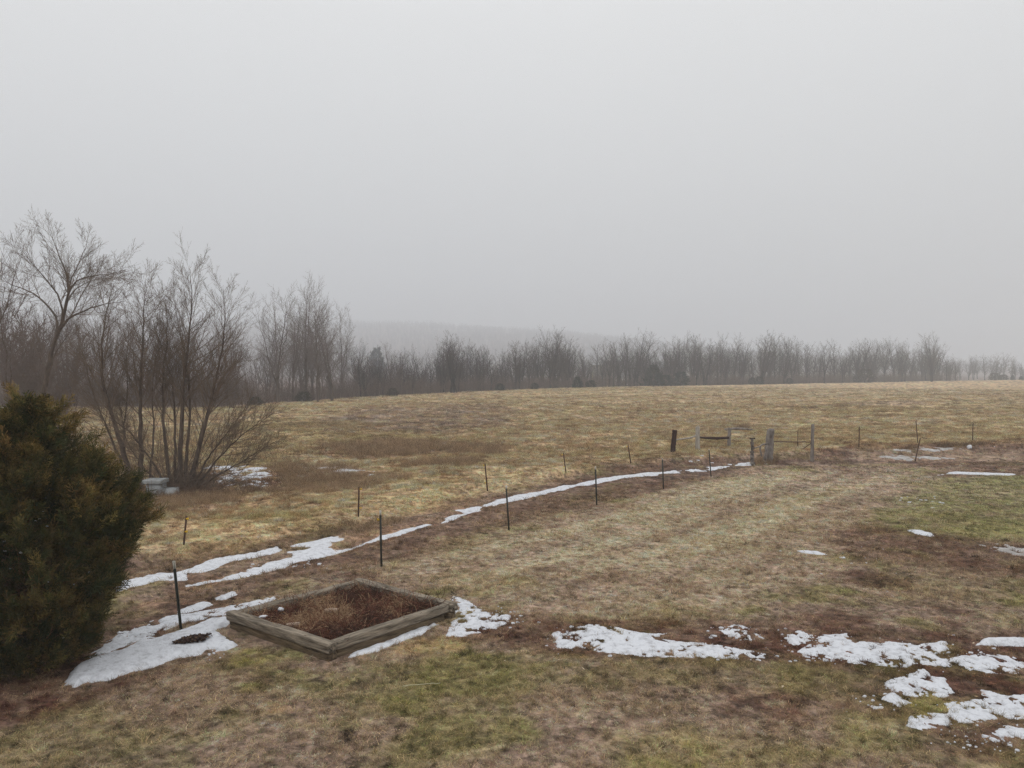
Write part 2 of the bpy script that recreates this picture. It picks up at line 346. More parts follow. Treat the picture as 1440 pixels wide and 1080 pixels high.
def tube_line(P, r, k=10, cap=True):
    P = np.asarray(P, float); r = np.asarray(r, float) * np.ones(len(P))
    V, q = tubes(P[None], r[None], k); T = None
    if cap:
        V = np.concatenate([V, P[:1], P[-1:]]); a = len(V) - 2; T = []
        for i in range(k):
            T.append((a, (i + 1) % k, i)); m = (len(P) - 1) * k; T.append((a + 1, m + i, m + (i + 1) % k))
    return V, q, T

# ------------------------------------------------------------------ materials
def mat(name):
    m = bpy.data.materials.new(name); m.use_nodes = True
    b = m.node_tree.nodes['Principled BSDF']; b.inputs['Roughness'].default_value = 0.9
    b.inputs['Specular IOR Level'].default_value = 0.15
    return m, m.node_tree, b
def noise_mat(name, c1, c2, scale=8, rough=0.9, bump=0.3, stretch=(1, 1, 1), spec=0.15, detail=6, bscale=None, metal=0.0, bdist=0.01):
    m, nt, b = mat(name); N = nt.nodes.new; L = nt.links.new
    tc = N('ShaderNodeTexCoord'); mp = N('ShaderNodeMapping'); mp.inputs['Scale'].default_value = stretch; L(tc.outputs['Object'], mp.inputs[0])
    n = N('ShaderNodeTexNoise'); n.inputs['Scale'].default_value = scale; n.inputs['Detail'].default_value = detail; n.inputs['Roughness'].default_value = 0.65
    L(mp.outputs[0], n.inputs['Vector'])
    r = N('ShaderNodeValToRGB'); r.color_ramp.elements[0].position = 0.32; r.color_ramp.elements[1].position = 0.68
    r.color_ramp.elements[0].color = (*lin(c1), 1); r.color_ramp.elements[1].color = (*lin(c2), 1)
    L(n.outputs[0], r.inputs[0]); L(r.outputs[0], b.inputs['Base Color'])
    b.inputs['Roughness'].default_value = rough; b.inputs['Specular IOR Level'].default_value = spec; b.inputs['Metallic'].default_value = metal
    if bump:
        n2 = N('ShaderNodeTexNoise'); n2.inputs['Scale'].default_value = bscale or scale * 2.5; n2.inputs['Detail'].default_value = 5
        L(mp.outputs[0], n2.inputs['Vector'])
        bp = N('ShaderNodeBump'); bp.inputs['Strength'].default_value = bump; bp.inputs['Distance'].default_value = bdist
        L(n2.outputs[0], bp.inputs['Height']); L(bp.outputs[0], b.inputs['Normal'])
    return m
def attr_mat(name, attr='col', typ='GEOMETRY', tint=None, noise=0.25, nscale=20, bump=0.0, bscale=40, rough=0.95, transl=0.0):
    m, nt, b = mat(name); N = nt.nodes.new; L = nt.links.new
    a = N('ShaderNodeAttribute'); a.attribute_name = attr; a.attribute_type = typ; out = a.outputs['Color']
    if tint:
        t = N('ShaderNodeAttribute'); t.attribute_name = tint; t.attribute_type = 'GEOMETRY'
        mx = N('ShaderNodeMix'); mx.data_type = 'RGBA'; mx.blend_type = 'MULTIPLY'; mx.inputs[0].default_value = 1
        L(out, mx.inputs[6]); L(t.outputs['Color'], mx.inputs[7]); out = mx.outputs[2]
    if noise:
        g = N('ShaderNodeNewGeometry'); n = N('ShaderNodeTexNoise'); n.inputs['Scale'].default_value = nscale; n.inputs['Detail'].default_value = 6
        n.inputs['Roughness'].default_value = 0.7; L(g.outputs['Position'], n.inputs['Vector'])
        mr = N('ShaderNodeMapRange'); mr.inputs[1].default_value = 0.3; mr.inputs[2].default_value = 0.7; mr.inputs[3].default_value = 1 - noise; mr.inputs[4].default_value = 1 + noise
        L(n.outputs[0], mr.inputs[0])
        mv = N('ShaderNodeVectorMath'); mv.operation = 'SCALE'; L(out, mv.inputs[0]); L(mr.outputs[0], mv.inputs['Scale']); out = mv.outputs[0]
        if bump:
            n2 = N('ShaderNodeTexNoise'); n2.inputs['Scale'].default_value = bscale; n2.inputs['Detail'].default_value = 5; L(g.outputs['Position'], n2.inputs['Vector'])
            bp = N('ShaderNodeBump'); bp.inputs['Strength'].default_value = bump; bp.inputs['Distance'].default_value = 0.03
            L(n2.outputs[0], bp.inputs['Height']); L(bp.outputs[0], b.inputs['Normal'])
    L(out, b.inputs['Base Color']); b.inputs['Roughness'].default_value = rough; b.inputs['Specular IOR Level'].default_value = 0.08
    return m
M_ground = attr_mat('ground_cover', noise=0.3, nscale=9, bump=0.8, bscale=16)
M_grass = attr_mat('winter_grass', 'col', 'INSTANCER', 'tint', noise=0)
M_bark = noise_mat('bark', (66, 56, 50), (106, 93, 82), 6, stretch=(1, 1, .25), bump=.6)
M_twig = noise_mat('twigs', (90, 78, 68), (124, 108, 94), 2, bump=0)
M_bark_far = noise_mat('hardwood_bark', (32, 29, 28), (56, 50, 48), 1.2, stretch=(1, 1, .3), bump=0)
M_twig_far = noise_mat('hardwood_twigs', (60, 51, 48), (84, 72, 67), .6, bump=0)
M_brush = noise_mat('brush_twigs', (84, 71, 63), (114, 97, 86), .5, bump=0)
M_needle = attr_mat('cedar_foliage', noise=0.2, nscale=30)

# ------------------------------------------------------------------ bare-tree growing
def norm(a): return a / (np.linalg.norm(a, axis=-1, keepdims=True) + 1e-9)
def grow(st, dr, ln, n, wander, trop, rng):
    B = len(st); pts = np.zeros((B, n, 3)); pts[:, 0] = st; d = norm(dr); step = (ln / (n - 1))[:, None]
    for i in range(1, n):
        pts[:, i] = pts[:, i - 1] + d * step
        d = norm(d + rng.normal(0, wander, (B, 3)) + np.array([0, 0, trop]))
    return pts
def spawn(pts, rad, lens, m, t0, t1, ang, lr, rr, rng, angs=8, falloff=0.55, up=0.0):
    """m children on every parent"""
    B, n, _ = pts.shape
    t = t0 + (t1 - t0) * ((np.arange(m)[None] + rng.random((B, m))) / m)
    f = t * (n - 1); i = np.minimum(f.astype(int), n - 2); w = (f - i)[..., None]; bi = np.arange(B)[:, None]
    p = pts[bi, i] * (1 - w) + pts[bi, i + 1] * w; tan = norm(pts[bi, i + 1] - pts[bi, i])
    r = rad[bi, i] * (1 - w[..., 0]) + rad[bi, i + 1] * w[..., 0]
    az = rng.random((B, 1)) * 6.28 + np.arange(m)[None] * 2.4 + rng.normal(0, .5, (B, m))
    ref = np.where(np.abs(tan[..., 2:3]) > .9, np.array([1., 0, 0]), np.array([0, 0, 1.])); a = norm(np.cross(tan, ref)); b = np.cross(tan, a)
    th = np.radians(rng.normal(ang, angs, (B, m)))[..., None]
    side = a * np.cos(az)[..., None] + b * np.sin(az)[..., None]
    d = tan * np.cos(th) + side * np.sin(th); d[..., 2] += up
    L = lens[:, None] * lr * (1 - falloff * (t - t0) / (t1 - t0 + 1e-6)) * rng.uniform(.65, 1.25, (B, m))
    return p.reshape(-1, 3), norm(d).reshape(-1, 3), L.ravel(), np.minimum(r * rr, r).ravel()
def taper(r0, n, end=0.3):
    return r0[:, None] * (1 - (1 - end) * (np.arange(n) / (n - 1))[None] ** 1.0)
def tree_parts(trunks, radii, levels, rng, rmin, name, mb, mt, k0=9):
    """trunks: list of polylines (each the same number of points); levels: child rules -> (trunk MB, crown MB)"""
    tr = MB(); cr = MB()
    pts = np.array(trunks, float); rad = np.array(radii, float)
    V, q = tubes(pts, rad, k0); tr.add(V, q)
    lens = np.linalg.norm(np.diff(pts, axis=1), axis=2).sum(1)
    for li, lv in enumerate(levels):
        st, d, L, r = spawn(pts, rad, lens, lv['m'], lv['t0'], lv['t1'], lv['ang'], lv['lr'], lv['rr'], rng, lv.get('angs', 9), lv.get('fall', .55), lv.get('up', 0))
        r = np.maximum(r, rmin); keep = L > lv.get('lmin', 0.02); st, d, L, r = st[keep], d[keep], L[keep], r[keep]
        if 'cap' in lv and len(L) > lv['cap']:
            s = rng.permutation(len(L))[:lv['cap']]; st, d, L, r = st[s], d[s], L[s], r[s]
        n = lv['n']; pts = grow(st, d, L, n, lv['wander'], lv['trop'], rng); rad = np.maximum(taper(r, n, lv.get('end', .3)), rmin * .7); lens = L
        V, q = tubes(pts, rad, lv['k']); (tr if lv.get('trunk') else cr).add(V, q)
    return tr, cr
def bez(P, n, jit=0, rng=None):
    """resample a polyline smoothly to n points"""
    P = np.array([list(p) for p in P], float); s = np.concatenate([[0], np.cumsum(np.linalg.norm(np.diff(P, axis=0), axis=1))]); t = np.linspace(0, s[-1], n)
    Q = np.stack([np.interp(t, s, P[:, i]) for i in range(3)], 1)
    for _ in range(2): Q[1:-1] = .25 * Q[:-2] + .5 * Q[1:-1] + .25 * Q[2:]
    if jit: Q[1:-1] += rng.normal(0, jit, Q[1:-1].shape)
    return Q

# ================================================================== GROUND
import time; _T0 = time.time()
def lap(s): print('LAP %-14s %.1f' % (s, time.time() - _T0), flush=True)
def build_ground():
    th = np.concatenate([np.radians(np.linspace(-180, -44, 46))[:-1], np.radians(np.linspace(-44, 44, 800)), np.radians(np.linspace(44, 180, 46))[1:-1]])
    v = np.concatenate([np.arange(640, 30, -0.8), np.arange(30, 6, -0.35)]) * 774 / 774.0     # 1024-wide pixels below the horizon
    r = CAMH * 774.0 / v; r = np.concatenate([[0.4, 1.5, 3, 4.5], r[r > 5.5], np.geomspace(r[-1] * 1.015, 2600, 70)])
    A, B = len(th), len(r)
    TT, RR = np.meshgrid(th, r, indexing='ij'); x = (RR * np.sin(TT)).ravel(); y = (RR * np.cos(TT)).ravel()
    z = H(x, y); c = cover(x, y)
    idx = np.arange(A * B).reshape(A, B); nx = np.roll(idx, -1, 0)
    q = np.stack([idx[:, :-1], nx[:, :-1], nx[:, 1:], idx[:, 1:]], -1).reshape(-1, 4)[:, ::-1]
    q = q[:, ::-1]
    V = np.stack([x, y, z], 1); V = np.concatenate([V, [[0, 0, Hs(0, 0)]]]); n = len(V) - 1
    t = np.stack([np.full(A, n), nx[:, 0], idx[:, 0]], 1)
    me = mesh('ground', V, q[:, ::-1], t, [M_ground], True, {'col': np.concatenate([c, c[:1]])})
    o = link('ground', me); tag(o, kind='structure')
    return o
ground = build_ground(); lap('ground')

# ================================================================== SNOW
def snow_material():
    m, nt, b = mat('old_snow'); N = nt.nodes.new; L = nt.links.new
    g = N('ShaderNodeNewGeometry'); n = N('ShaderNodeTexNoise'); n.inputs['Scale'].default_value = 7; n.inputs['Detail'].default_value = 8; n.inputs['Roughness'].default_value = .7
    L(g.outputs['Position'], n.inputs['Vector']); r = N('ShaderNodeValToRGB')
    r.color_ramp.elements[0].position = .30; r.color_ramp.elements[0].color = (*(lin((168, 168, 172))), 1)
    r.color_ramp.elements[1].position = .52; r.color_ramp.elements[1].color = (*(lin((213, 215, 220))), 1)
    L(n.outputs[0], r.inputs[0]); L(r.outputs[0], b.inputs['Base Color']); b.inputs['Roughness'].default_value = .7; b.inputs['Specular IOR Level'].default_value = .25
    n2 = N('ShaderNodeTexNoise'); n2.inputs['Scale'].default_value = 26; n2.inputs['Detail'].default_value = 6; L(g.outputs['Position'], n2.inputs['Vector'])
    bp = N('ShaderNodeBump'); bp.inputs['Strength'].default_value = .6; bp.inputs['Distance'].default_value = .03; L(n2.outputs[0], bp.inputs['Height']); L(bp.outputs[0], b.inputs['Normal'])
    return m
M_snow = snow_material(); M_ice = noise_mat('dirty_ice', (118, 110, 102), (192, 189, 187), 2.5, rough=.5, spec=.4, bump=.3)
def build_snow():
    for it in SNW:
        k, t, n, P, lab = it
        dist = max(0.5, float(P[:, 1].mean())) / 14.0
        st = 0.022 * dist; sy = st * (1.0 if dist < 1.6 else 1.6)
        x0, y0 = P.min(0) - .3 * dist; x1, y1 = P.max(0) + .3 * dist
        xs = np.arange(x0, x1, st); ys = np.arange(y0, y1, sy); X, Y = np.meshgrid(xs, ys, indexing='ij'); X = X.ravel(); Y = Y.ravel()
        f = np.full(X.shape, -9.0); rough = poly_sd(X, Y, P) > -.25 * dist
        f[rough], _ = snow_field(X[rough], Y[rough], it)
        keep = f > -0.10 * dist
        thick = (0.07 if k == 's' and t == 1.0 else (0.036 if k == 's' else 0.022)) * (.6 + .4 * t) * (1 + .6 * (dist - 1))
        hgt = thick * np.clip(f / (0.10 * dist), -1.2, 1) + np.where(f > 0, 1, .2) * 0.02 * fbm(X / .25, Y / .25, 131, 3) + 0.015 * t * sm(0, .4, f) 
        z = H(X, Y) + np.where(f > 0, 0.008, 0) + hgt
        A, B = len(xs), len(ys); idx = np.arange(A * B).reshape(A, B); kk = keep.reshape(A, B)
        c = kk[:-1, :-1] & kk[1:, :-1] & kk[1:, 1:] & kk[:-1, 1:]
        q = np.stack([idx[:-1, :-1][c], idx[1:, :-1][c], idx[1:, 1:][c], idx[:-1, 1:][c]], 1)
        if not len(q): print('EMPTY SNOW', lab); continue
        used = np.unique(q); mp = np.full(A * B, -1); mp[used] = np.arange(len(used)); q = mp[q]
        V = np.stack([X, Y, z], 1)[used]
        cx, cy = V[:, 0].mean(), V[:, 1].mean(); V -= [cx, cy, 0]
        o = link('snow_patch', mesh('snow_patch', V, q, None, [M_ice if k == 'i' else M_snow])); o.location = (cx, cy, 0)
        tag(o, lab, 'snow patch', 'melting snow patches on the ground')
build_snow(); lap('snow')
def specks():                                                       # crumbs of snow too many to count
    rng = np.random.default_rng(5); b = MB(); spots = []
    for (u, v, su, sv, n) in [(700, 872, 40, 14, 40), (1040, 892, 60, 9, 40), (1150, 903, 70, 9, 45), (1340, 925, 90, 20, 60), (1250, 985, 60, 18, 40), (1400, 1045, 60, 14, 70), (800, 900, 40, 12, 40),
                              (300, 922, 25, 10, 14), (1290, 705, 35, 8, 26), (960, 920, 110, 7, 30), (420, 795, 60, 8, 20), (1390, 628, 50, 3, 14), (1180, 790, 90, 18, 16), (340, 672, 60, 9, 60), (480, 664, 60, 6, 40), (1150, 925, 60, 9, 20),(1000,650,60,4,10)]:
        for _ in range(n):
            spots.append((u + rng.normal(0, su * .6), v + rng.normal(0, sv * .6)))
    for u, v in spots:
        if v < 600: continue
        x, y = flat(u, v); z = Hs(x, y); s = (.007 + .034 * rng.random() ** 2.2) * (y / 14) ** 0.8 * (1.9 if rng.random() < .08 else 1)
        k = 7; a = np.arange(k) / k * 6.283; rr = s * rng.uniform(.45, 1.5, k)
        V = [(x + rr[i] * math.cos(a[i]) * 1.3, y + rr[i] * math.sin(a[i]), z - .02) for i in range(k)] + [(x + .7 * rr[i] * math.cos(a[i]) * 1.3, y + .7 * rr[i] * math.sin(a[i]), z + s * .25 + .010) for i in range(k)] + [(x, y, z + s * .32 + .013)]
        Q = [(i, (i + 1) % k, k + (i + 1) % k, k + i) for i in range(k)]; T = [(k + i, k + (i + 1) % k, 2 * k) for i in range(k)]
        b.add(V, Q, T)
    o = b.build('snow_crumbs', M_snow); tag(o, 'scattered crumbs of leftover snow lying around the larger patches', 'snow', kind='stuff')
specks()

# ================================================================== GRASS (instances with a colour each)
protos = bpy.data.collections.new('grass_tufts')                    # kept out of the scene, only instanced
def blades(rng, n, spread, h0, h1, w, lean, seg=3, tint=None, curl=.5):
    V = []; Q = []; C = []; k = 0
    for i in range(n):
        r = spread * math.sqrt(rng.random()); a = rng.random() * 6.283; p = np.array([r * math.cos(a), r * math.sin(a), -.015])
        h = rng.uniform(h0, h1); d = np.array([rng.normal(0, lean), rng.normal(0, lean), 1.0]); d /= np.linalg.norm(d)
        side = np.array([math.cos(a * 3.1 + i), math.sin(a * 3.1 + i), 0]) ; ww = w * rng.uniform(.6, 1.3)
        bend = np.array([rng.normal(0, curl), rng.normal(0, curl), -abs(rng.normal(0, curl * .6))])
        t = tint(rng)
        for s in range(seg + 1):
            f = s / seg; q = p + d * h * f + bend * h * f * f * .6
            if q[2] < .004 and s > 0: q[2] = .004 + .004 * rng.random()
            wd = ww * (1 - f * .8)
            V += [q - side * wd / 2, q + side * wd / 2]; C += [t, t]
            if s: Q.append((k + 2 * s - 2, k + 2 * s - 1, k + 2 * s + 1, k + 2 * s))
        k += 2 * (seg + 1)
    return np.array(V), np.array(Q), np.array(C)
def tint_turf(rng):
    t = rng.random(); b = rng.uniform(.75, 1.3)
    if t < .45: c = (1.0, .97, .92)
    elif t < .65: c = (1.45, 1.36, 1.18)
    elif t < .82: c = (.82, 1.06, .7)
    else: c = (.6, .55, .55)
    return tuple(v * b for v in c)
def tint_straw(rng):
    t = rng.random(); b = rng.uniform(.7, 1.3)
    c = (1.0, .98, .93) if t < .6 else ((1.3, 1.2, 1.0) if t < .8 else (.7, .62, .55))
    return tuple(v * b for v in c)
def tint_weed(rng):
    b = rng.uniform(.6, 1.3); return (b, b * .93, b * .88)
grng = np.random.default_rng(11)
def proto(name, *a, **k):
    V, Q, C = blades(grng, *a, **k); me = mesh(name, V, Q, None, [M_grass], False, {'tint': C}); o = bpy.data.objects.new(name, me); protos.objects.link(o)
for i in range(4): proto('a%d_turf' % i, 26, .075, .02, .075, .0068, .75, tint=tint_turf, curl=1.0)          # 0-3
for i in range(4): proto('b%d_tussock' % i, 85, .20, .06, .20, .009, .45, tint=tint_straw, curl=.9)        # 4-7
for i in range(3): proto('c%d_weeds' % i, 34, .22, .25, .62, .008, .28, tint=tint_weed, curl=.35)          # 8-10
def tint_long(rng):
    b = rng.uniform(.7, 1.5); return (1.25 * b, 1.16 * b, 1.0 * b)
for i in range(3): proto('d%d_straw' % i, 9, .12, .05, .13, .0085, 2.2, tint=tint_long, curl=.4)           # 11-13
for i in range(2): proto('e%d_tuft' % i, 30, .05, .06, .13, .007, .45, tint=tint_turf, curl=.6)            # 14-15
def make_scatter_group():
    ng = bpy.data.node_groups.new('scatter', 'GeometryNodeTree')
    ng.interface.new_socket('Geometry', in_out='INPUT', socket_type='NodeSocketGeometry'); ng.interface.new_socket('Geometry', in_out='OUTPUT', socket_type='NodeSocketGeometry')
    N = ng.nodes.new; L = ng.links.new
    gi = N('NodeGroupInput'); go = N('NodeGroupOutput'); m2p = N('GeometryNodeMeshToPoints'); iop = N('GeometryNodeInstanceOnPoints'); ci = N('GeometryNodeCollectionInfo')
    ci.inputs['Collection'].default_value = protos; ci.inputs['Separate Children'].default_value = True; ci.inputs['Reset Children'].default_value = True
    def at(n, t):
        a = N('GeometryNodeInputNamedAttribute'); a.data_type = t; a.inputs['Name'].default_value = n; return a.outputs['Attribute']
    L(gi.outputs[0], m2p.inputs['Mesh']); L(m2p.outputs[0], iop.inputs['Points']); L(ci.outputs[0], iop.inputs['Instance'])
    iop.inputs['Pick Instance'].default_value = True
    L(at('pick', 'INT'), iop.inputs['Instance Index']); L(at('scl', 'FLOAT_VECTOR'), iop.inputs['Scale'])
    e = N('FunctionNodeEulerToRotation'); L(at('rot', 'FLOAT_VECTOR'), e.inputs[0]); L(e.outputs[0], iop.inputs['Rotation'])
    L(iop.outputs[0], go.inputs[0]); return ng
SCAT = make_scatter_group()
def scatter(name, X, Y, pick, scl, col, label, cat, Z=None, tilt=.12):
    n = len(X); rng = np.random.default_rng(3); Z = H(X, Y) if Z is None else Z
    me = bpy.data.meshes.new(name); me.vertices.add(n); me.vertices.foreach_set('co', np.stack([X, Y, Z], 1).astype(np.float32).ravel())
    a = me.attributes.new('pick', 'INT', 'POINT'); a.data.foreach_set('value', pick.astype(np.int32))
    a = me.attributes.new('scl', 'FLOAT_VECTOR', 'POINT'); a.data.foreach_set('vector', scl.astype(np.float32).ravel())
    rot = np.stack([rng.normal(0, tilt, n), rng.normal(0, tilt, n), rng.random(n) * 6.283], 1); a = me.attributes.new('rot', 'FLOAT_VECTOR', 'POINT'); a.data.foreach_set('vector', rot.astype(np.float32).ravel())
    c = np.ones((n, 4), np.float32); c[:, :3] = col; a = me.attributes.new('col', 'FLOAT_COLOR', 'POINT'); a.data.foreach_set('color', c.ravel())
    o = link(name, me); md = o.modifiers.new('scatter', 'NODES'); md.node_group = SCAT
    tag(o, label, cat, kind='stuff'); print('SCATTER', name, n); return o
def wedge(n, d0, d1, rng, half=37.5, p=1.0):
    """places in the view's wedge and a margin beside it, even per square metre"""
    r = np.sqrt(rng.random(n) * (d1 ** 2 - d0 ** 2) + d0 ** 2); a = np.radians((rng.random(n) * 2 - 1) * half); return r * np.sin(a), r * np.cos(a)
BED = [(-5.64, 15.2), (-3.23, 13.4), (-1.15, 15.9), (-3.50, 17.75)]   # left, near, right, back corners at the ground
def grass():
    rng = np.random.default_rng(21)
    def clean(X, Y, s=-0.02, bed=True):
        m = snow_mask(X, Y) < s + rng.random(len(X)) ** 5 * .22
        if bed: m &= poly_sd(X, Y, BED) < -0.06
        return m
    # yard turf
    X = []; Y = []; SC = []
    for d0, d1, den, s in [(6.5, 11, 250, .8), (11, 16, 250, .85), (16, 24, 170, 1.05), (24, 36, 75, 1.5), (36, 60, 22, 2.4)]:
        n = int((d1 ** 2 - d0 ** 2) * math.radians(37.5) * den); x, y = wedge(n, d0, d1, rng); X.append(x); Y.append(y); SC.append(np.full(n, s))
    X = np.concatenate(X); Y = np.concatenate(Y); SC = np.concatenate(SC)
    td = line_sd(X, Y, TRACK); m = clean(X, Y) & ~((td > 3.4) & (Y > 16))
    lane = (np.abs(td) < 1.7); m &= ~(lane & (rng.random(len(X)) < .65))
    X, Y, SC = X[m], Y[m], SC[m]; col = cover(X, Y) * np.exp(np.clip(rng.normal(0, .5, (len(X), 1)), -1.3, .75)) * np.clip(1 + rng.normal(0, .05, (len(X), 3)), .85, 1.15)
    # green turf stands up, bare soil carries little
    lum = col.mean(1); green = col[:, 1] / (col[:, 0] + 1e-4)
    keep = rng.random(len(X)) < np.clip(lum / .12, .15, 1.0); X, Y, SC, col, green = X[keep], Y[keep], SC[keep], col[keep], green[keep]
    hz = SC * np.where(green > .92, 1.25, .8) * rng.uniform(.6, 1.3, len(X)) * (1 + 1.9 * fbm(X / .45, Y / .45, 151, 4, .7))
    scatter('yard_grass', X, Y, rng.integers(0, 4, len(X)), np.stack([SC, SC, np.minimum(hz, 2.2)], 1), np.minimum(col * 1.2, .5), 'short matted winter turf, brown and green, covering the yard', 'grass')
    x1, y1 = wedge(32000, 6.5, 17, rng); x2, y2 = wedge(26000, 17, 32, rng); x = np.concatenate([x1, x2]); y = np.concatenate([y1, y2]); td = line_sd(x, y, TRACK); k = clean(x, y) & (td < 3.2) & (fbm(x / 1.3, y / 1.3, 181, 3) + rng.normal(0, .1, len(x)) > -.06); x, y = x[k], y[k]
    c = cover(x, y); lum = c.mean(1, keepdims=True); straw = lin((176, 158, 128))[None]; w = np.clip(lum / .22 - .12, .0, .75); c = (c * (1 - w) + straw * w) * rng.uniform(.55, 1.25, (len(x), 1)); pk = rng.integers(11, 14, len(x)); tuft = rng.random(len(x)) < .16
    cc = cover(x, y) * rng.uniform(.8, 1.7, (len(x), 1)); c = np.where(tuft[:, None], cc, c); pk = np.where(tuft, rng.integers(14, 16, len(x)), pk); s = np.where(y > 17, 1.45, 1.0) * rng.uniform(.7, 1.2, len(x))
    scatter('loose_straw', x, y, pk, np.stack([s, s, s], 1), np.minimum(c, .5), 'loose dry grass blades and small tufts strewn over the yard turf', 'straw', tilt=.05)
    # field tussocks
    X = []; Y = []; SC = []
    for d0, d1, den, s in [(17, 30, 42, .85), (30, 48, 24, 1.05), (48, 75, 11, 1.4), (75, 120, 3.6, 2.1), (120, 230, .8, 3.5)]:
        n = int((d1 ** 2 - d0 ** 2) * math.radians(37.5) * den); x, y = wedge(n, d0, d1, rng); X.append(x); Y.append(y); SC.append(np.full(n, s))
    X = np.concatenate(X); Y = np.concatenate(Y); SC = np.concatenate(SC)
    td = line_sd(X, Y, TRACK); m = (td > 3.0 + rng.random(len(X))) & (bound_dist(X, Y) > Y - 1) & clean(X, Y, -.05, False)
    q = fbm(X / 2.2, Y / 1.4, 161, 3); m &= rng.random(len(X)) < np.clip(.75 + 1.6 * q, .2, 1)
    X, Y, SC, q = X[m], Y[m], SC[m], q[m]; col = cover(X, Y) * np.exp(np.clip(rng.normal(0, .34, (len(X), 1)), -.9, .42)) * np.clip(1 + rng.normal(0, .035, (len(X), 3)), .9, 1.1)
    hz = np.minimum(SC, 1.5) * rng.uniform(.45, 1.1, len(X)) * (1 + 1.4 * q)
    scatter('field_grass', X, Y, rng.integers(4, 8, len(X)), np.stack([SC, SC, np.clip(hz, .2, 2.4)], 1), np.minimum(col * 1.12, .45), 'tawny tussocky dead grass covering the hayfield beyond the lane', 'grass')
    # dead weeds
    X = []; Y = []
    for P, n in [([(230, 700), (330, 690), (460, 684), (640, 660), (640, 680), (440, 700), (250, 716)], 700), ([(120, 690), (250, 700), (330, 706), (200, 730), (120, 740)], 420),
                 ([(440, 624), (560, 620), (720, 630), (700, 642), (500, 646)], 800), ([(380, 652), (520, 656), (560, 670), (400, 690)], 700), ([(560, 640), (700, 640), (660, 660), (560, 668)], 300),
                 ([(478, 740), (560, 728), (590, 732), (500, 750)], 60), ([(1048, 652), (1090, 648), (1090, 652), (1056, 658)], 50), ([(1070, 646), (1088, 646), (1086, 652), (1070, 654)], 60),
                 ([(1028, 603), (1052, 603), (1052, 607), (1030, 607)], 60), ([(700, 596), (1000, 575), (1100, 600), (800, 640)], 160)]:
        a = np.array(P, float); c = 0
        while c < n:
            u = rng.uniform(a[:, 0].min(), a[:, 0].max(), n); v = rng.uniform(a[:, 1].min(), a[:, 1].max(), n); k = poly_sd(u, v, a) > 0
            yy = CAMH * F / (v - HV); xx = (u - CX) / F * yy; k &= (fbm(xx / 2.5, yy / 2.5, 171, 3) > -.06); X.append(xx[k]); Y.append(yy[k]); c += int(k.sum()) + 1
    X = np.concatenate(X); Y = np.concatenate(Y); k = snow_mask(X, Y) < .3; X, Y = X[k], Y[k]
    col = lin((134, 117, 97))[None] * rng.uniform(.6, 1.7, (len(X), 1)) * (1 + rng.random((len(X), 1)) * np.array([[.3, .28, .15]])); s = rng.uniform(.6, 1.15, len(X)) * np.clip(Y / 40, .8, 1.4)
    scatter('dead_weeds', X, Y, rng.integers(8, 11, len(X)), np.stack([s * 1.1, s * 1.1, s * .72], 1), col, 'dry reddish brown weed stalks standing in the field', 'weeds')
grass(); lap('grass')

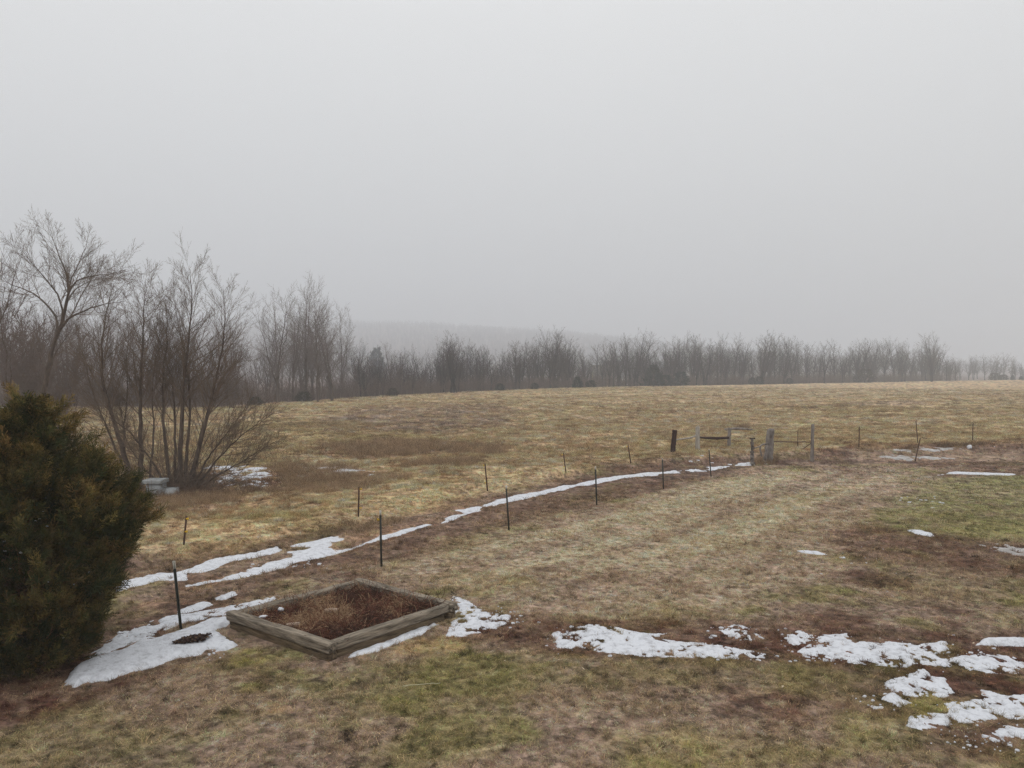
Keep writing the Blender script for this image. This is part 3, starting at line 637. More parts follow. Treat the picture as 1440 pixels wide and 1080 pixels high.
# ================================================================== RAISED BED
M_wood = noise_mat('weathered_timber', (46, 40, 35), (168, 155, 137), 5, stretch=(.35, 4, 4), bump=1.0, bscale=12, bdist=.02, detail=8)
M_wood_dark = noise_mat('dark_timber', (50, 41, 34), (140, 122, 98), 5, stretch=(.35, 4, 4), bump=1.0, bscale=12, bdist=.02, detail=8)  # same grain in a darker, browner tone, for the lower course
M_soil = noise_mat('bed_soil', (50, 36, 30), (84, 60, 50), 14, bump=1.0, bscale=30, bdist=.04)
def timber(p0, p1, z0, z1, w, name, mt, parent, rng, seed):
    """a worn squared timber from p0 to p1 (middle line), in its own frame along x"""
    p0 = np.array(p0); p1 = np.array(p1); L = np.linalg.norm(p1 - p0); n = int(L / .035); h = z1 - z0; k = 6
    prof = []
    for s in range(4):                                              # rounded square outline with several points on each face
        for i in range(k):
            t = i / k
            c = [(-1, -1), (1, -1), (1, 1), (-1, 1), (-1, -1)]; a = np.array(c[s]); b = np.array(c[s + 1]); prof.append(a * (1 - t) + b * t)
    prof = np.array(prof, float); prof = prof / np.maximum(1, (np.abs(prof) ** 9).sum(1) ** (1 / 9.0))[:, None]
    m = len(prof); xs = np.linspace(0, L, n); X = np.repeat(xs, m); Yp = np.tile(prof[:, 0], n); Zp = np.tile(prof[:, 1], n); ang = np.arctan2(Zp, Yp)
    wear = .010 * fbm(X * 2 + seed, ang * 2.2 + 9, 201 + seed, 4) * 2 + .010 * fbm(X * .7, ang + 3, 203 + seed, 2) * 2
    crack = -0.030 * np.exp(-((Zp - .1 - .5 * fbm(X * .5, X * 0 + seed, 205, 2)) / .06) ** 2) * (fbm(X * .8, X * 0, 207 + seed, 2) > -.1) * (np.abs(Yp) > .9)
    top = -0.03 * sm(.1, .35, fbm(X * 1.3 + 4, Yp * .6, 209 + seed, 3)) * (Zp > .5)
    ends = np.maximum(0, 1 - np.minimum(X, L - X) / .05)
    sc = 1 - .06 * ends
    y = Yp * (w / 2) * sc + Yp * (wear + crack); z = Zp * (h / 2) * sc + Zp * wear + top + h / 2
    V = np.stack([X, y, z], 1); idx = np.arange(n * m).reshape(n, m)
    q = np.stack([idx[:-1], np.roll(idx[:-1], -1, 1), np.roll(idx[1:], -1, 1), idx[1:]], -1).reshape(-1, 4)
    V = np.concatenate([V, [[.004, 0, h / 2], [L - .004, 0, h / 2]]]); a = n * m
    T = [(a, (i + 1) % m, i) for i in range(m)] + [(a + 1, (n - 1) * m + i, (n - 1) * m + (i + 1) % m) for i in range(m)]
    o = link(name, mesh(name, V, q, T, [mt], True), parent)
    d = p1 - p0; o.location = (p0[0], p0[1], z0); o.rotation_euler = (0, rng.normal(0, .004), math.atan2(d[1], d[0])); return o
def build_bed():
    rng = np.random.default_rng(31); root = empty('raised_garden_bed')
    cx, cy = np.mean(BED, axis=0); zb = Hs(cx, cy)
    tag(root, 'square raised garden bed of weathered grey timbers full of dead plants', 'garden bed')
    root.location = (cx, cy, zb)
    Lc, Nc, Rc, Bc = [np.array(p) - [cx, cy] for p in BED]; w = .2; h = .165
    def inset(a, b, off):                                           # the middle line of a side lying inside the outline
        d = (b - a) / np.linalg.norm(b - a); nrm = np.array([-d[1], d[0]]); 
        if np.dot(-(a + b) / 2, nrm) < 0: nrm = -nrm
        return a + nrm * off, b + nrm * off
    def side(a, b, z0, z1, cut0, cut1, mt, off, sd):
        p, q = inset(a, b, off); d = (q - p) / np.linalg.norm(q - p); timber(p + d * cut0, q - d * cut1, z0, z1, w, 'timber', mt, root, rng, sd)
    zl = -.02
    # lower course, then the upper course standing a little proud
    side(Lc, Nc, zl, zl + h, .02, .02, M_wood_dark, w / 2 + .045, 1); side(Bc, Rc, zl, zl + h, .0, .0, M_wood_dark, w / 2 + .02, 2)
    side(Nc, Rc, zl, zl + h, w + .05, w + .08, M_wood_dark, w / 2 + .06, 3); side(Lc, Bc, zl, zl + h, w + .03, w + .03, M_wood_dark, w / 2 + .02, 4)
    zu = zl + h + .016
    side(Lc, Nc, zu, zu + h + .01, -.02, -.03, M_wood, w / 2, 5); side(Bc, Rc, zu, zu + h, -.02, -.04, M_wood, w / 2, 6)
    side(Nc, Rc, zu, zu + h - .01, w + .012, w + .01, M_wood, w / 2, 7); side(Lc, Bc, zu, zu + h - .01, w + .015, w + .01, M_wood, w / 2, 8)
    # soil
    n = 90; U, W = np.meshgrid(np.linspace(.045, .955, n), np.linspace(.045, .955, n), indexing='ij'); U = U.ravel(); W = W.ravel()
    X = (1 - U) * (1 - W) * Lc[0] + U * (1 - W) * Nc[0] + U * W * Rc[0] + (1 - U) * W * Bc[0]; Y = (1 - U) * (1 - W) * Lc[1] + U * (1 - W) * Nc[1] + U * W * Rc[1] + (1 - U) * W * Bc[1]
    Z = .17 + .10 * fbm(X / .6, Y / .6, 221, 4) + .05 * fbm(X / .12, Y / .12, 223, 3)
    idx = np.arange(n * n).reshape(n, n); q = np.stack([idx[:-1, :-1], idx[1:, :-1], idx[1:, 1:], idx[:-1, 1:]], -1).reshape(-1, 4)
    link('soil', mesh('soil', np.stack([X, Y, Z], 1), q, None, [M_soil]), root)
    # dead stalks: a tangle, mostly lying, reddish brown with straw
    b = MB(); k = 9000; u = rng.random(k) * .9 + .05; v = rng.random(k) * .9 + .05
    px = (1 - u) * (1 - v) * Lc[0] + u * (1 - v) * Nc[0] + u * v * Rc[0] + (1 - u) * v * Bc[0]; py = (1 - u) * (1 - v) * Lc[1] + u * (1 - v) * Nc[1] + u * v * Rc[1] + (1 - u) * v * Bc[1]
    pz = .155 + .10 * fbm(px / .6, py / .6, 221, 4) + rng.random(k) * .05
    thin = fbm(px / .7, py / .7, 231, 3); L = rng.uniform(.10, .34, k) * (1 + 1.2 * np.clip(thin, -.3, .5)); d = np.stack([rng.normal(0, 1, k), rng.normal(0, 1, k), np.abs(rng.normal(0, .42, k))], 1)
    pts = grow(np.stack([px, py, pz], 1), d, L, 5, .22, -.05, rng); pts[..., 2] = np.maximum(pts[..., 2], .12)
    # keep the tangle inside the timbers
    A = np.array([Lc, Nc, Rc, Bc]) * .945; ins = (poly_sd(pts[:, -1, 0], pts[:, -1, 1], A) > 0) | (pts[:, -1, 2] > .3)
    pts = pts[ins]; k = len(pts); V, q = tubes(pts, np.full((k, 5), .0035) * rng.uniform(.7, 1.5, (k, 1)), 3)
    th = fbm(pts[:, 0, 0] / .5, pts[:, 0, 1] / .5, 235, 3) + rng.normal(0, .12, k)
    red = lin((122, 82, 66)); stw = lin((166, 138, 108)); dk = lin((78, 56, 46)); c = np.where((th > .12)[:, None], stw, np.where((th > -.1)[:, None], red, dk)) * rng.uniform(.7, 1.3, (k, 1))
    b.add(V, q, None, np.repeat(c, 15, 0)); o = b.build('dead_stalks', attr_mat('dead_stalks', noise=0), root, attr='col'); o['kind'] = 'stuff'
    # a few upright dry stems
    M_stem = noise_mat('dry_stem', (104, 90, 76), (140, 122, 100), 20, bump=0)
    for (fu, fv, hh) in [(.20, .40, .42), (.24, .46, .30), (.16, .36, .25)]:
        p = (1 - fu) * (1 - fv) * Lc + fu * (1 - fv) * Nc + fu * fv * Rc + (1 - fu) * fv * Bc
        st = np.array([[p[0], p[1], .1]]); P = grow(st, np.array([[.05, 0, 1.]]), np.array([hh + .12]), 8, .05, .05, rng); mb = MB(); V, q = tubes(P, np.full((1, 8), .005), 4); mb.add(V, q)
        s2, dd, LL, r2 = spawn(P, np.full((1, 8), .005), np.array([hh]), 9, .3, 1, 35, .35, .6, rng); P2 = grow(s2, dd, LL, 4, .1, .1, rng); V, q = tubes(P2, np.full((len(LL), 4), .003), 3); mb.add(V, q)
        mb.build('dry_stem', M_stem, root)
    return root, zb
bed, bedz = build_bed()
def lump(name, loc, size, rz, mt, seed, sub=3, rough=.25, box=0.0):
    """an irregular stone-like or block-like piece"""
    import bmesh
    bm = bmesh.new(); bmesh.ops.create_icosphere(bm, subdivisions=sub, radius=1); V = np.array([v.co[:] for v in bm.verts])
    if box: V = V / (np.abs(V) ** (2 + box * 8)).sum(1)[:, None] ** (1 / (2 + box * 8))
    nse = fbm(V[:, 0] * 1.3 + seed, V[:, 1] * 1.3 + V[:, 2] * 1.7, 241 + seed, 3); V = V * (1 + rough * 2 * nse)[:, None] * np.array(size)[None]
    for v, c in zip(bm.verts, V): v.co = c
    me = bpy.data.meshes.new(name); bm.to_mesh(me); bm.free(); me.polygons.foreach_set('use_smooth', [True] * len(me.polygons)); me.materials.append(mt)
    o = link(name, me); o.location = loc; o.rotation_euler = (0, 0, rz); return o
M_brick = noise_mat('weathered_block', (136, 116, 100), (176, 156, 138), 30, bump=.5)
def bedpt(u, v, z=.30):
    y = (CAMH - (bedz + z)) * F / (v - HV); return ((u - CX) / F * y, y, bedz + z)
tag(lump('board_scrap', bedpt(465, 860, .255), (.13, .07, .035), .35, M_brick, 1, rough=.3, box=.5), 'pale flat scrap lying at the middle of the garden bed among dead stalks', 'scrap')
tag(lump('board_scrap', bedpt(410, 880, .255), (.13, .05, .03), .6, M_brick, 4, rough=.3, box=.5), 'pinkish scrap in the garden bed nearest to its left timber', 'scrap')
tag(lump('snow_patch', bedpt(393, 859, .255), (.06, .05, .045), 0, M_snow, 2, rough=.3), 'small lump of snow lying inside the raised garden bed', 'snow patch', 'melting snow patches on the ground')
tag(lump('snow_patch', bedpt(368, 869, .25), (.09, .05, .03), .3, M_snow, 3, rough=.3), 'flat smear of snow inside the bed by its left timber', 'snow patch', 'melting snow patches on the ground')
lap('bed')

# ================================================================== STEEL POSTS
M_green = noise_mat('dark_green_paint', (34, 42, 36), (60, 58, 50), 9, rough=.6, spec=.4, bump=.2)
M_rust = noise_mat('rusty_steel', (62, 46, 38), (96, 70, 54), 12, rough=.8, spec=.3, bump=.4)
M_white = noise_mat('white_tip_paint', (176, 172, 160), (216, 212, 202), 12, rough=.7, bump=.1)
M_yel = noise_mat('yellow_insulator', (196, 158, 40), (224, 188, 60), 12, rough=.5, bump=0)
def boxV(x0, x1, y0, y1, z0, z1):
    V = [(x, y, z) for z in (z0, z1) for (x, y) in ((x0, y0), (x1, y0), (x1, y1), (x0, y1))]
    return V, [(3, 2, 1, 0), (4, 5, 6, 7), (0, 1, 5, 4), (1, 2, 6, 5), (2, 3, 7, 6), (3, 0, 4, 7)]
def tpost(h, body, tip, ins, wid=1.0):
    root = empty('fence_post'); a = MB(); tz = h - tip if tip else h
    w = .022 * wid
    def sect(m, z0, z1):
        m.add(*boxV(-w, w, -.005, .005, z0, z1)); m.add(*boxV(-.005, .005, .0055, .042 * wid, z0 + .0003, z1 - .0003))
    sect(a, -.25, tz)
    for i in range(int(tz / .055)): a.add(*boxV(-w * .55, w * .55, -.013, -.0055, .03 + i * .055, .048 + i * .055))
    a.build('stem', body, root, smooth=False)
    if tip: t = MB(); sect(t, tz + .001, h); t.build('painted_tip', M_white, root, smooth=False)
    for z in ins:
        q = MB(); q.add(*boxV(-w - .008, w + .008, -.024, -.0135, z - .022, z + .022)); V, qq, T = tube_line([(0, -.024, z), (0, -.075, z + .006)], [.014, .011], 8); q.add(V, qq, T)
        V, qq, T = tube_line([(0, -.070, z - .03), (0, -.070, z + .035)], [.012, .012], 8); q.add(V, qq, T); q.build('insulator', M_yel, root)
    return root
POSTS = [ # top and base in the photograph, look, label
 ((241.5, 790), (251, 889), 'g', .16, [], 'nearest green steel post with pale tip, in the grass beside the big snow patch'),
 ((533.5, 718), (535, 798), 'g', .13, [1.22], 'green steel post with white tip and yellow clip, behind the raised garden bed'),
 ((711, 683), (715, 747), 'g', .12, [], 'pale-tipped steel post standing over the snow line, third of the near row'),
 ((837, 656), (839, 711), 'g', .12, [], 'pale-tipped steel post fourth in the near row, right of the long snow line\'s middle'),
 ((931.5, 645), (933, 688), 'g', .06, [], 'steel post where the long thin snow line ends'),
 ((997, 632), (1000, 671), 'g', .05, [], 'last steel post of the near row before the gnarled wooden posts'),
 ((261, 726), (257, 778), 'r', 0, [1.27, .38], 'rusty brown steel post with two yellow clips, nearest of the far row by the evergreen'),
 ((505, 685), (504, 728), 'r', 0, [1.22, .30], 'brown steel post with yellow clips at the bank, second of the far row'),
 ((681.5, 652), (685, 691), 'r', 0, [1.2, .35], 'thin dark post at the field edge, third of the far row'),
 ((792, 637), (795.5, 669), 'r', 0, [1.22, .30], 'leaning dark post with yellow clips above the dirt rut, fourth of the far row'),
 ((883, 626), (887, 652), 'r', 0, [1.2], 'leaning thin post left of the dark round wooden post'),
 ((1122.5, 607), (1122.5, 630), 'r', 0, [], 'short thin steel post seen through the wooden gateway'),
 ((1209.5, 600), (1209, 628), 'r', 0, [], 'lone thin steel post right of the wooden gateway'),
 ((1288.5, 592), (1291.5, 624), 'r', 0, [], 'slightly leaning steel post just behind the strongly tilted one'),
 ((1369.5, 594), (1369, 621), 'r', 0, [], 'steel post farthest right, beside a brown grass mound'),
 ((1295.5, 616), (1288.5, 649), 'r', 0, [], 'strongly tilted rusty steel post between the icy wheel ruts'),
]
def place_posts():
    for (tu, tv), (bu, bv), k, tip, ins, lab in POSTS:
        g = G(bu, bv); top = P3(tu, tv, g.y); d = top - g; h = d.length; t = tpost(h, M_green if k == 'g' else M_rust, tip, [min(i, h - .08) for i in ins], 1.0 if k == 'g' else 1.05)
        t.location = g; t.rotation_mode = 'QUATERNION'; q = d.to_track_quat('Z', 'Y'); t.rotation_quaternion = q @ Matrix.Rotation(random.uniform(-.5, .5), 4, 'Z').to_quaternion()
        tag(t, lab, 'fence post', 'steel posts along the lane')
place_posts()

# ================================================================== WOODEN FENCES
M_wpale = noise_mat('pale_post_wood', (128, 122, 114), (178, 172, 162), 8, stretch=(1, 1, .2), bump=.8)
M_wdark = noise_mat('dark_creosote_wood', (46, 34, 30), (74, 56, 48), 8, stretch=(1, 1, .2), bump=.8)
M_wgrey = noise_mat('grey_post_wood', (84, 76, 72), (146, 138, 130), 6, stretch=(1, 1, .25), bump=1.0, bdist=.03)
def wpost(parent, base, tu, tv, bu, bv, r0, r1, m, seed, name='post', rough=.08, k=14, n=22):
    g = G(bu, bv); top = P3(tu, tv, g.y); rng = np.random.default_rng(seed)
    P = bez([g + Vector((0, 0, -.3)), g, g * .5 + top * .5, top], n, rough * .25 * r0 * 2, rng); V, q, T = tube_line(P, np.linspace(r0, r1, n), k)
    ctr = P[np.minimum(np.arange(len(V)) // k, n - 1)]; off = V - ctr; a = np.arctan2(off[:, 1], off[:, 0])
    s = 1 + rough * 4 * fbm(np.cos(a) * 1.5 + seed, np.sin(a) * 1.5 + V[:, 2] * 2.2, 251 + seed, 4); V[:n * k] = (ctr + off * s[:, None])[:n * k]
    V -= np.array(base[:]); b = MB(); b.add(V, q, T); return b.build(name, m, parent), g, top
def rail(parent, base, P, r, m, seed, name='rail', k=9):
    rng = np.random.default_rng(seed); Q = bez(P, 26, .004, rng); rr = np.asarray(np.interp(np.linspace(0, 1, 26), np.linspace(0, 1, len(r)), r)) * (1 + .15 * fbm(np.arange(26) * .3, np.zeros(26) + seed, 3, 2))
    V, q, T = tube_line(Q, rr, k); b = MB(); b.add(V - np.array(base[:]), q, T); return b.build(name, m, parent)
def fences():
    base = G(981, 634); f = empty('rail_fence', base); tag(f, 'short run of weathered rail fence, one dark and one pale post, in the field edge', 'fence')
    _, g1, t1 = wpost(f, base, 949, 604.5, 946.5, 637, .15, .14, M_wdark, 1); _, g2, t2 = wpost(f, base, 981.5, 600, 981.5, 634, .15, .13, M_wpale, 2, rough=.04); _, g3, t3 = wpost(f, base, 1026.5, 602, 1025.5, 629, .13, .11, M_wgrey, 3, rough=.12)
    y1, y2, y3 = g1.y, g2.y, g3.y
    rail(f, base, [P3(948, 619, y1), P3(962, 617, (y1 + y2) / 2 - .1), P3(970, 616, y2 - .1), P3(982, 612.5, y2)], [.05, .05, .06], M_wpale, 4)
    rail(f, base, [P3(982, 615, y2), P3(996, 616, y2 * .6 + y3 * .4), P3(1010, 616.5, y2 * .3 + y3 * .7), P3(1026, 615.5, y3)], [.05, .08, .10, .08], M_wdark, 5)
    base = G(1083, 650); f = empty('gateway_fence', base); tag(f, 'old gateway of gnarled grey posts with a thin pipe rail, beside the lane', 'fence')
    _, ga, ta = wpost(f, base, 1058, 617, 1059, 656, .13, .10, M_wgrey, 6, rough=.2); _, gb, tb = wpost(f, base, 1084.5, 604, 1081.5, 651, .24, .19, M_wgrey, 7, rough=.16); _, gc, tc = wpost(f, base, 1143.5, 596.5, 1142.5, 649, .10, .085, M_wgrey, 8, rough=.05)
    # roots and flare at the foot of the thick post, cap on the thin one
    wpost(f, base, 1079, 632, 1075, 652, .16, .05, M_wgrey, 9, 'broken_stub', rough=.2)
    c = MB(); V, q, T = tube_line([ta + Vector((-.13, 0, .0)), ta + Vector((.16, 0, .02))], [.03, .04], 8); c.add(V - np.array(base[:]), q, T); c.build('cap', M_wdark, f)
    rail(f, base, [P3(1060, 630.5, ga.y), P3(1070, 628, ga.y), P3(1070.5, 626, ga.y), P3(1082, 623, gb.y)], [.035, .05, .04], M_wgrey, 10)
    rail(f, base, [P3(1070, 627, ga.y), P3(1069.5, 633, ga.y), P3(1072, 642, ga.y)], [.05, .04], M_wgrey, 11)
    rail(f, base, [P3(1085, 621, gb.y), P3(1115, 621.5, (gb.y + gc.y) / 2), P3(1143, 621.7, gc.y)], [.028, .028], M_rust, 12)
    rail(f, base, [P3(1131, 630.5, gc.y + .1), P3(1142, 623, gc.y)], [.022, .022], M_rust, 13, 'brace')
    o = lump('stone', G(1075, 652) + Vector((0, -.3, .05)), (.11, .09, .06), .3, M_snow, 9); tag(o, 'small white stone at the foot of the thick gnarled post', 'stone')
    o = lump('stone', G(1364.5, 628.5) + Vector((0, 0, .08)), (.16, .12, .16), .3, M_snow, 12); tag(o, 'white lump on the mound near the farthest right steel post', 'stone')
    # a fallen log in the grass behind the rail fence
    g = G(1038, 606.5)
    b = MB(); V, q, T = tube_line(bez([(-1.1, 0, .10), (-.2, .1, .22), (.5, 0, .2), (1.4, .1, .1)], 20, .01, np.random.default_rng(5)), np.linspace(.13, .07, 20), 9); b.add(V, q, T)
    o = b.build('fallen_log', M_wgrey); o.location = g; tag(o, 'grey fallen log lying in the grass behind the rail fence', 'log')
fences(); lap('fences')

# ================================================================== SMALL THINGS
M_stick = noise_mat('dry_stick', (164, 158, 128), (190, 184, 152), 10, bump=0)
def small_things():
    a = G(565, 973); b_ = G(618, 968.5); c = (a + b_) / 2 + Vector((0, 0, .05)); mb = MB(); V, q, T = tube_line(bez([a - c + Vector((0, 0, .055)), Vector((0, .01, .005)), b_ - c + Vector((0, 0, .055))], 12, .003, np.random.default_rng(2)), np.linspace(.008, .005, 12), 6); mb.add(V, q, T)
    o = mb.build('fallen_stick', M_stick); o.location = c; tag(o, 'straight pale stick lying alone on the green yard turf', 'stick')
    # dead leaves in a heap on the snow
    rng = np.random.default_rng(8); g = G(*LEAFY); n = 900; t = rng.random(n); w = np.where(t > .45, .17, .17 * t / .45)
    x = -.27 + .52 * t + rng.normal(0, .02, n); y = (-.06 + .24 * t) + (rng.random(n) * 2 - 1) * (.04 + w * .8); z = .09 + .07 * np.sqrt(np.clip(1 - ((y - (-.06 + .24 * t)) / (.05 + w)) ** 2, 0, 1)) * np.clip(w / .1, .3, 1) * rng.random(n)
    V = []; Q = []; C = []
    for i in range(n):
        a_ = rng.random() * 6.28; s = rng.uniform(.018, .042); d = np.array([math.cos(a_), math.sin(a_), rng.normal(0, .45)]) * s; e = np.array([-math.sin(a_), math.cos(a_), rng.normal(0, .45)]) * s * .5; p = np.array([x[i], y[i], z[i]])
        V += [p - d, p + e, p + d, p - e]; Q.append((4 * i, 4 * i + 1, 4 * i + 2, 4 * i + 3)); cc = lin((70, 54, 50) if rng.random() < .8 else (104, 84, 68)) * rng.uniform(.5, 1.2); C += [cc] * 4
    mb = MB(); mb.add(V, Q, None, np.array(C)); o = mb.build('leaf_heap', attr_mat('dead_leaves', noise=0), None, False, 'col'); o.location = g + Vector((0, 0, .01)); tag(o, 'dark heap of dead leaves lying on the big smooth snow patch', 'leaf heap', kind='thing')
    # pale tank in the willow's foot: a lidded box and a lower trough beside it
    M_tank = noise_mat('pale_tank', (126, 128, 128), (160, 162, 162), 3, bump=.3, bdist=.02); g = G(213, 700); s = g.y / F
    f = empty('water_tank', g); tag(f, 'pale grey lidded tank half hidden at the foot of the willow', 'tank')
    mb = MB(); mb.add(*boxV(-.26, .30, 0, .6, -.1, .52)); mb.build('body', M_tank, f, False); mb = MB(); mb.add(*boxV(-.42, .36, -.06, .7, .523, .69)); o = mb.build('lid', M_tank, f, False)
    bv = o.modifiers.new('bevel', 'BEVEL'); bv.width = .03; bv.segments = 2
    mb = MB(); mb.add(*boxV(.305, .82, .1, .6, -.1, .33)); mb.build('trough', M_tank, f, False)
    # fallen pale branches by the willow
    for u0, v0, u1, v1, r, lab in [(308, 679, 374, 690, .03, 'long pale fallen branch lying just right of the willow'), (330, 694, 366, 689, .02, 'short pale fallen branch in wet weeds beside the willow')]:
        a = G(u0, v0); b_ = G(u1, v1); c = (a + b_) / 2; P = bez([a - c + Vector((0, 0, .16)), Vector((0, .1, .12)), b_ - c + Vector((0, 0, .05))], 14, .02, rng); mb = MB(); rad = np.linspace(r, r * .4, 14); V, q = tubes(P[None], rad[None], 7); mb.add(V, q)
        s2, dd, LL, r2 = spawn(P[None], rad[None], np.array([1.6]), 8, .3, 1, 40, .4, .6, rng); P2 = grow(s2, dd, LL, 5, .12, 0, rng); V, q = tubes(P2, taper(r2, 5), 4); mb.add(V, q)
        o = mb.build('fallen_branch', noise_mat('bleached_branch', (110, 98, 84), (150, 136, 118), 5, bump=0)); o.location = c; tag(o, lab, 'branch')
small_things()
def litter():
    rng = np.random.default_rng(19); n = 420; x, y = wedge(n, 9.5, 24, rng); k = (poly_sd(x, y, BED) < -.1) & (line_sd(x, y, TRACK) < -1); x, y = x[k], y[k]; z = H(x, y) + .035; V = []; Q = []; C = []
    for i in range(len(x)):
        a = rng.random() * 6.28; s = rng.uniform(.012, .035); d = np.array([math.cos(a), math.sin(a), rng.normal(0, .35)]) * s; e = np.array([-math.sin(a), math.cos(a), rng.normal(0, .35)]) * s * rng.uniform(.25, .6); p = np.array([x[i], y[i], z[i]])
        V += [p - d, p + e, p + d, p - e]; Q.append((4 * i, 4 * i + 1, 4 * i + 2, 4 * i + 3)); C += [lin([(170, 146, 112), (196, 178, 150), (120, 82, 58), (90, 66, 54)][rng.integers(0, 4)]) * rng.uniform(.7, 1.2)] * 4
    mb = MB(); mb.add(V, Q, None, np.array(C)); o = mb.build('fallen_leaves', attr_mat('leaf_litter', noise=0), None, False, 'col'); tag(o, 'scattered dry leaves and bits of straw lying on the yard turf', 'leaves', kind='stuff')
litter()

# ================================================================== EVERGREENS
def spray(rng, n1=11, n2=4, L=.30, w=.0055):
    """one flattened plume of scale leaves: main twig, side twigs, little tips; along +z"""
    V = []; Q = []; T = []                                          # T: 0 at the base .. 1 at the tips, for the bronze ends
    def strip(p, d, ln, w0, t0, t1, seg=2):
        d = d / np.linalg.norm(d); s = np.cross(d, [rng.normal(0, .5), 1, rng.normal(0, .3)]); s /= np.linalg.norm(s) + 1e-9; k = len(V)
        bend = np.array([rng.normal(0, .12), rng.normal(0, .12), .08])
        for i in range(seg + 1):
            f = i / seg; q = p + d * ln * f + bend * ln * f * f; ww = w0 * (1 - .65 * f)
            V.extend([q - s * ww / 2, q + s * ww / 2]); T.extend([t0 + (t1 - t0) * f] * 2)
            if i: Q.append((k + 2 * i - 2, k + 2 * i - 1, k + 2 * i + 1, k + 2 * i))
    strip(np.zeros(3), np.array([0, 0, 1.]), L, w * 1.5, .15, 1, 4)
    for i in range(n1):
        f = .12 + .85 * i / n1; a = rng.normal(0, .55) + (math.pi if i % 2 else 0); an = math.radians(rng.uniform(28, 52)); d = np.array([math.cos(a) * math.sin(an), math.sin(a) * math.sin(an), math.cos(an)])
        l1 = L * .45 * (1 - .55 * f) * rng.uniform(.7, 1.2); p = np.array([0, 0, L * f]); strip(p, d, l1, w * 1.2, .3, .9)
        for j in range(n2):
            g = .25 + .7 * j / n2; e = d + rng.normal(0, .55, 3); strip(p + d * l1 * g, e, l1 * .45 * rng.uniform(.6, 1.2), w, .45, 1.0, 1)
    return np.array(V), np.array(Q), np.array(T)
def frames(D, rng):
    D = norm(D); a = norm(np.cross(D, rng.normal(0, 1, D.shape))); b = np.cross(D, a); return np.stack([a, b, D], 2)      # columns
def cedar_foliage(pos, dirs, scl, rng, dark, bronze, amount, nv=5, L=.30, n1=11, n2=4, w=.0055):
    Vs = []; Qs = []; Cs = []; n = 0; sp = [spray(rng, n1, n2, L, w) for _ in range(nv)]; which = rng.integers(0, nv, len(pos))
    for k in range(nv):
        s = which == k; V, Q, T = sp[k]; P = pos[s]; M = frames(dirs[s], rng); m = len(P)
        if not m: continue
        W = np.einsum('bij,vj->bvi', M, V) * scl[s][:, None, None] + P[:, None]
        am = amount[s][:, None]; t = (np.clip((T[None] - .35) / .6, 0, 1) * am)[..., None]; v = rng.uniform(.7, 1.35, (m, 1, 1))
        c = (dark * (1 - t) + bronze * t) * v * (1 + rng.normal(0, .06, (m, 1, 3)))
        Vs.append(W.reshape(-1, 3)); Cs.append(c.reshape(-1, 3)); Qs.append((Q[None] + (n + np.arange(m) * len(V))[:, None, None]).reshape(-1, 4)); n += m * len(V)
    return np.concatenate(Vs), np.concatenate(Qs), np.clip(np.concatenate(Cs), .003, 1)
DARK = lin((60, 64, 38)); BRONZE = lin((158, 130, 78))
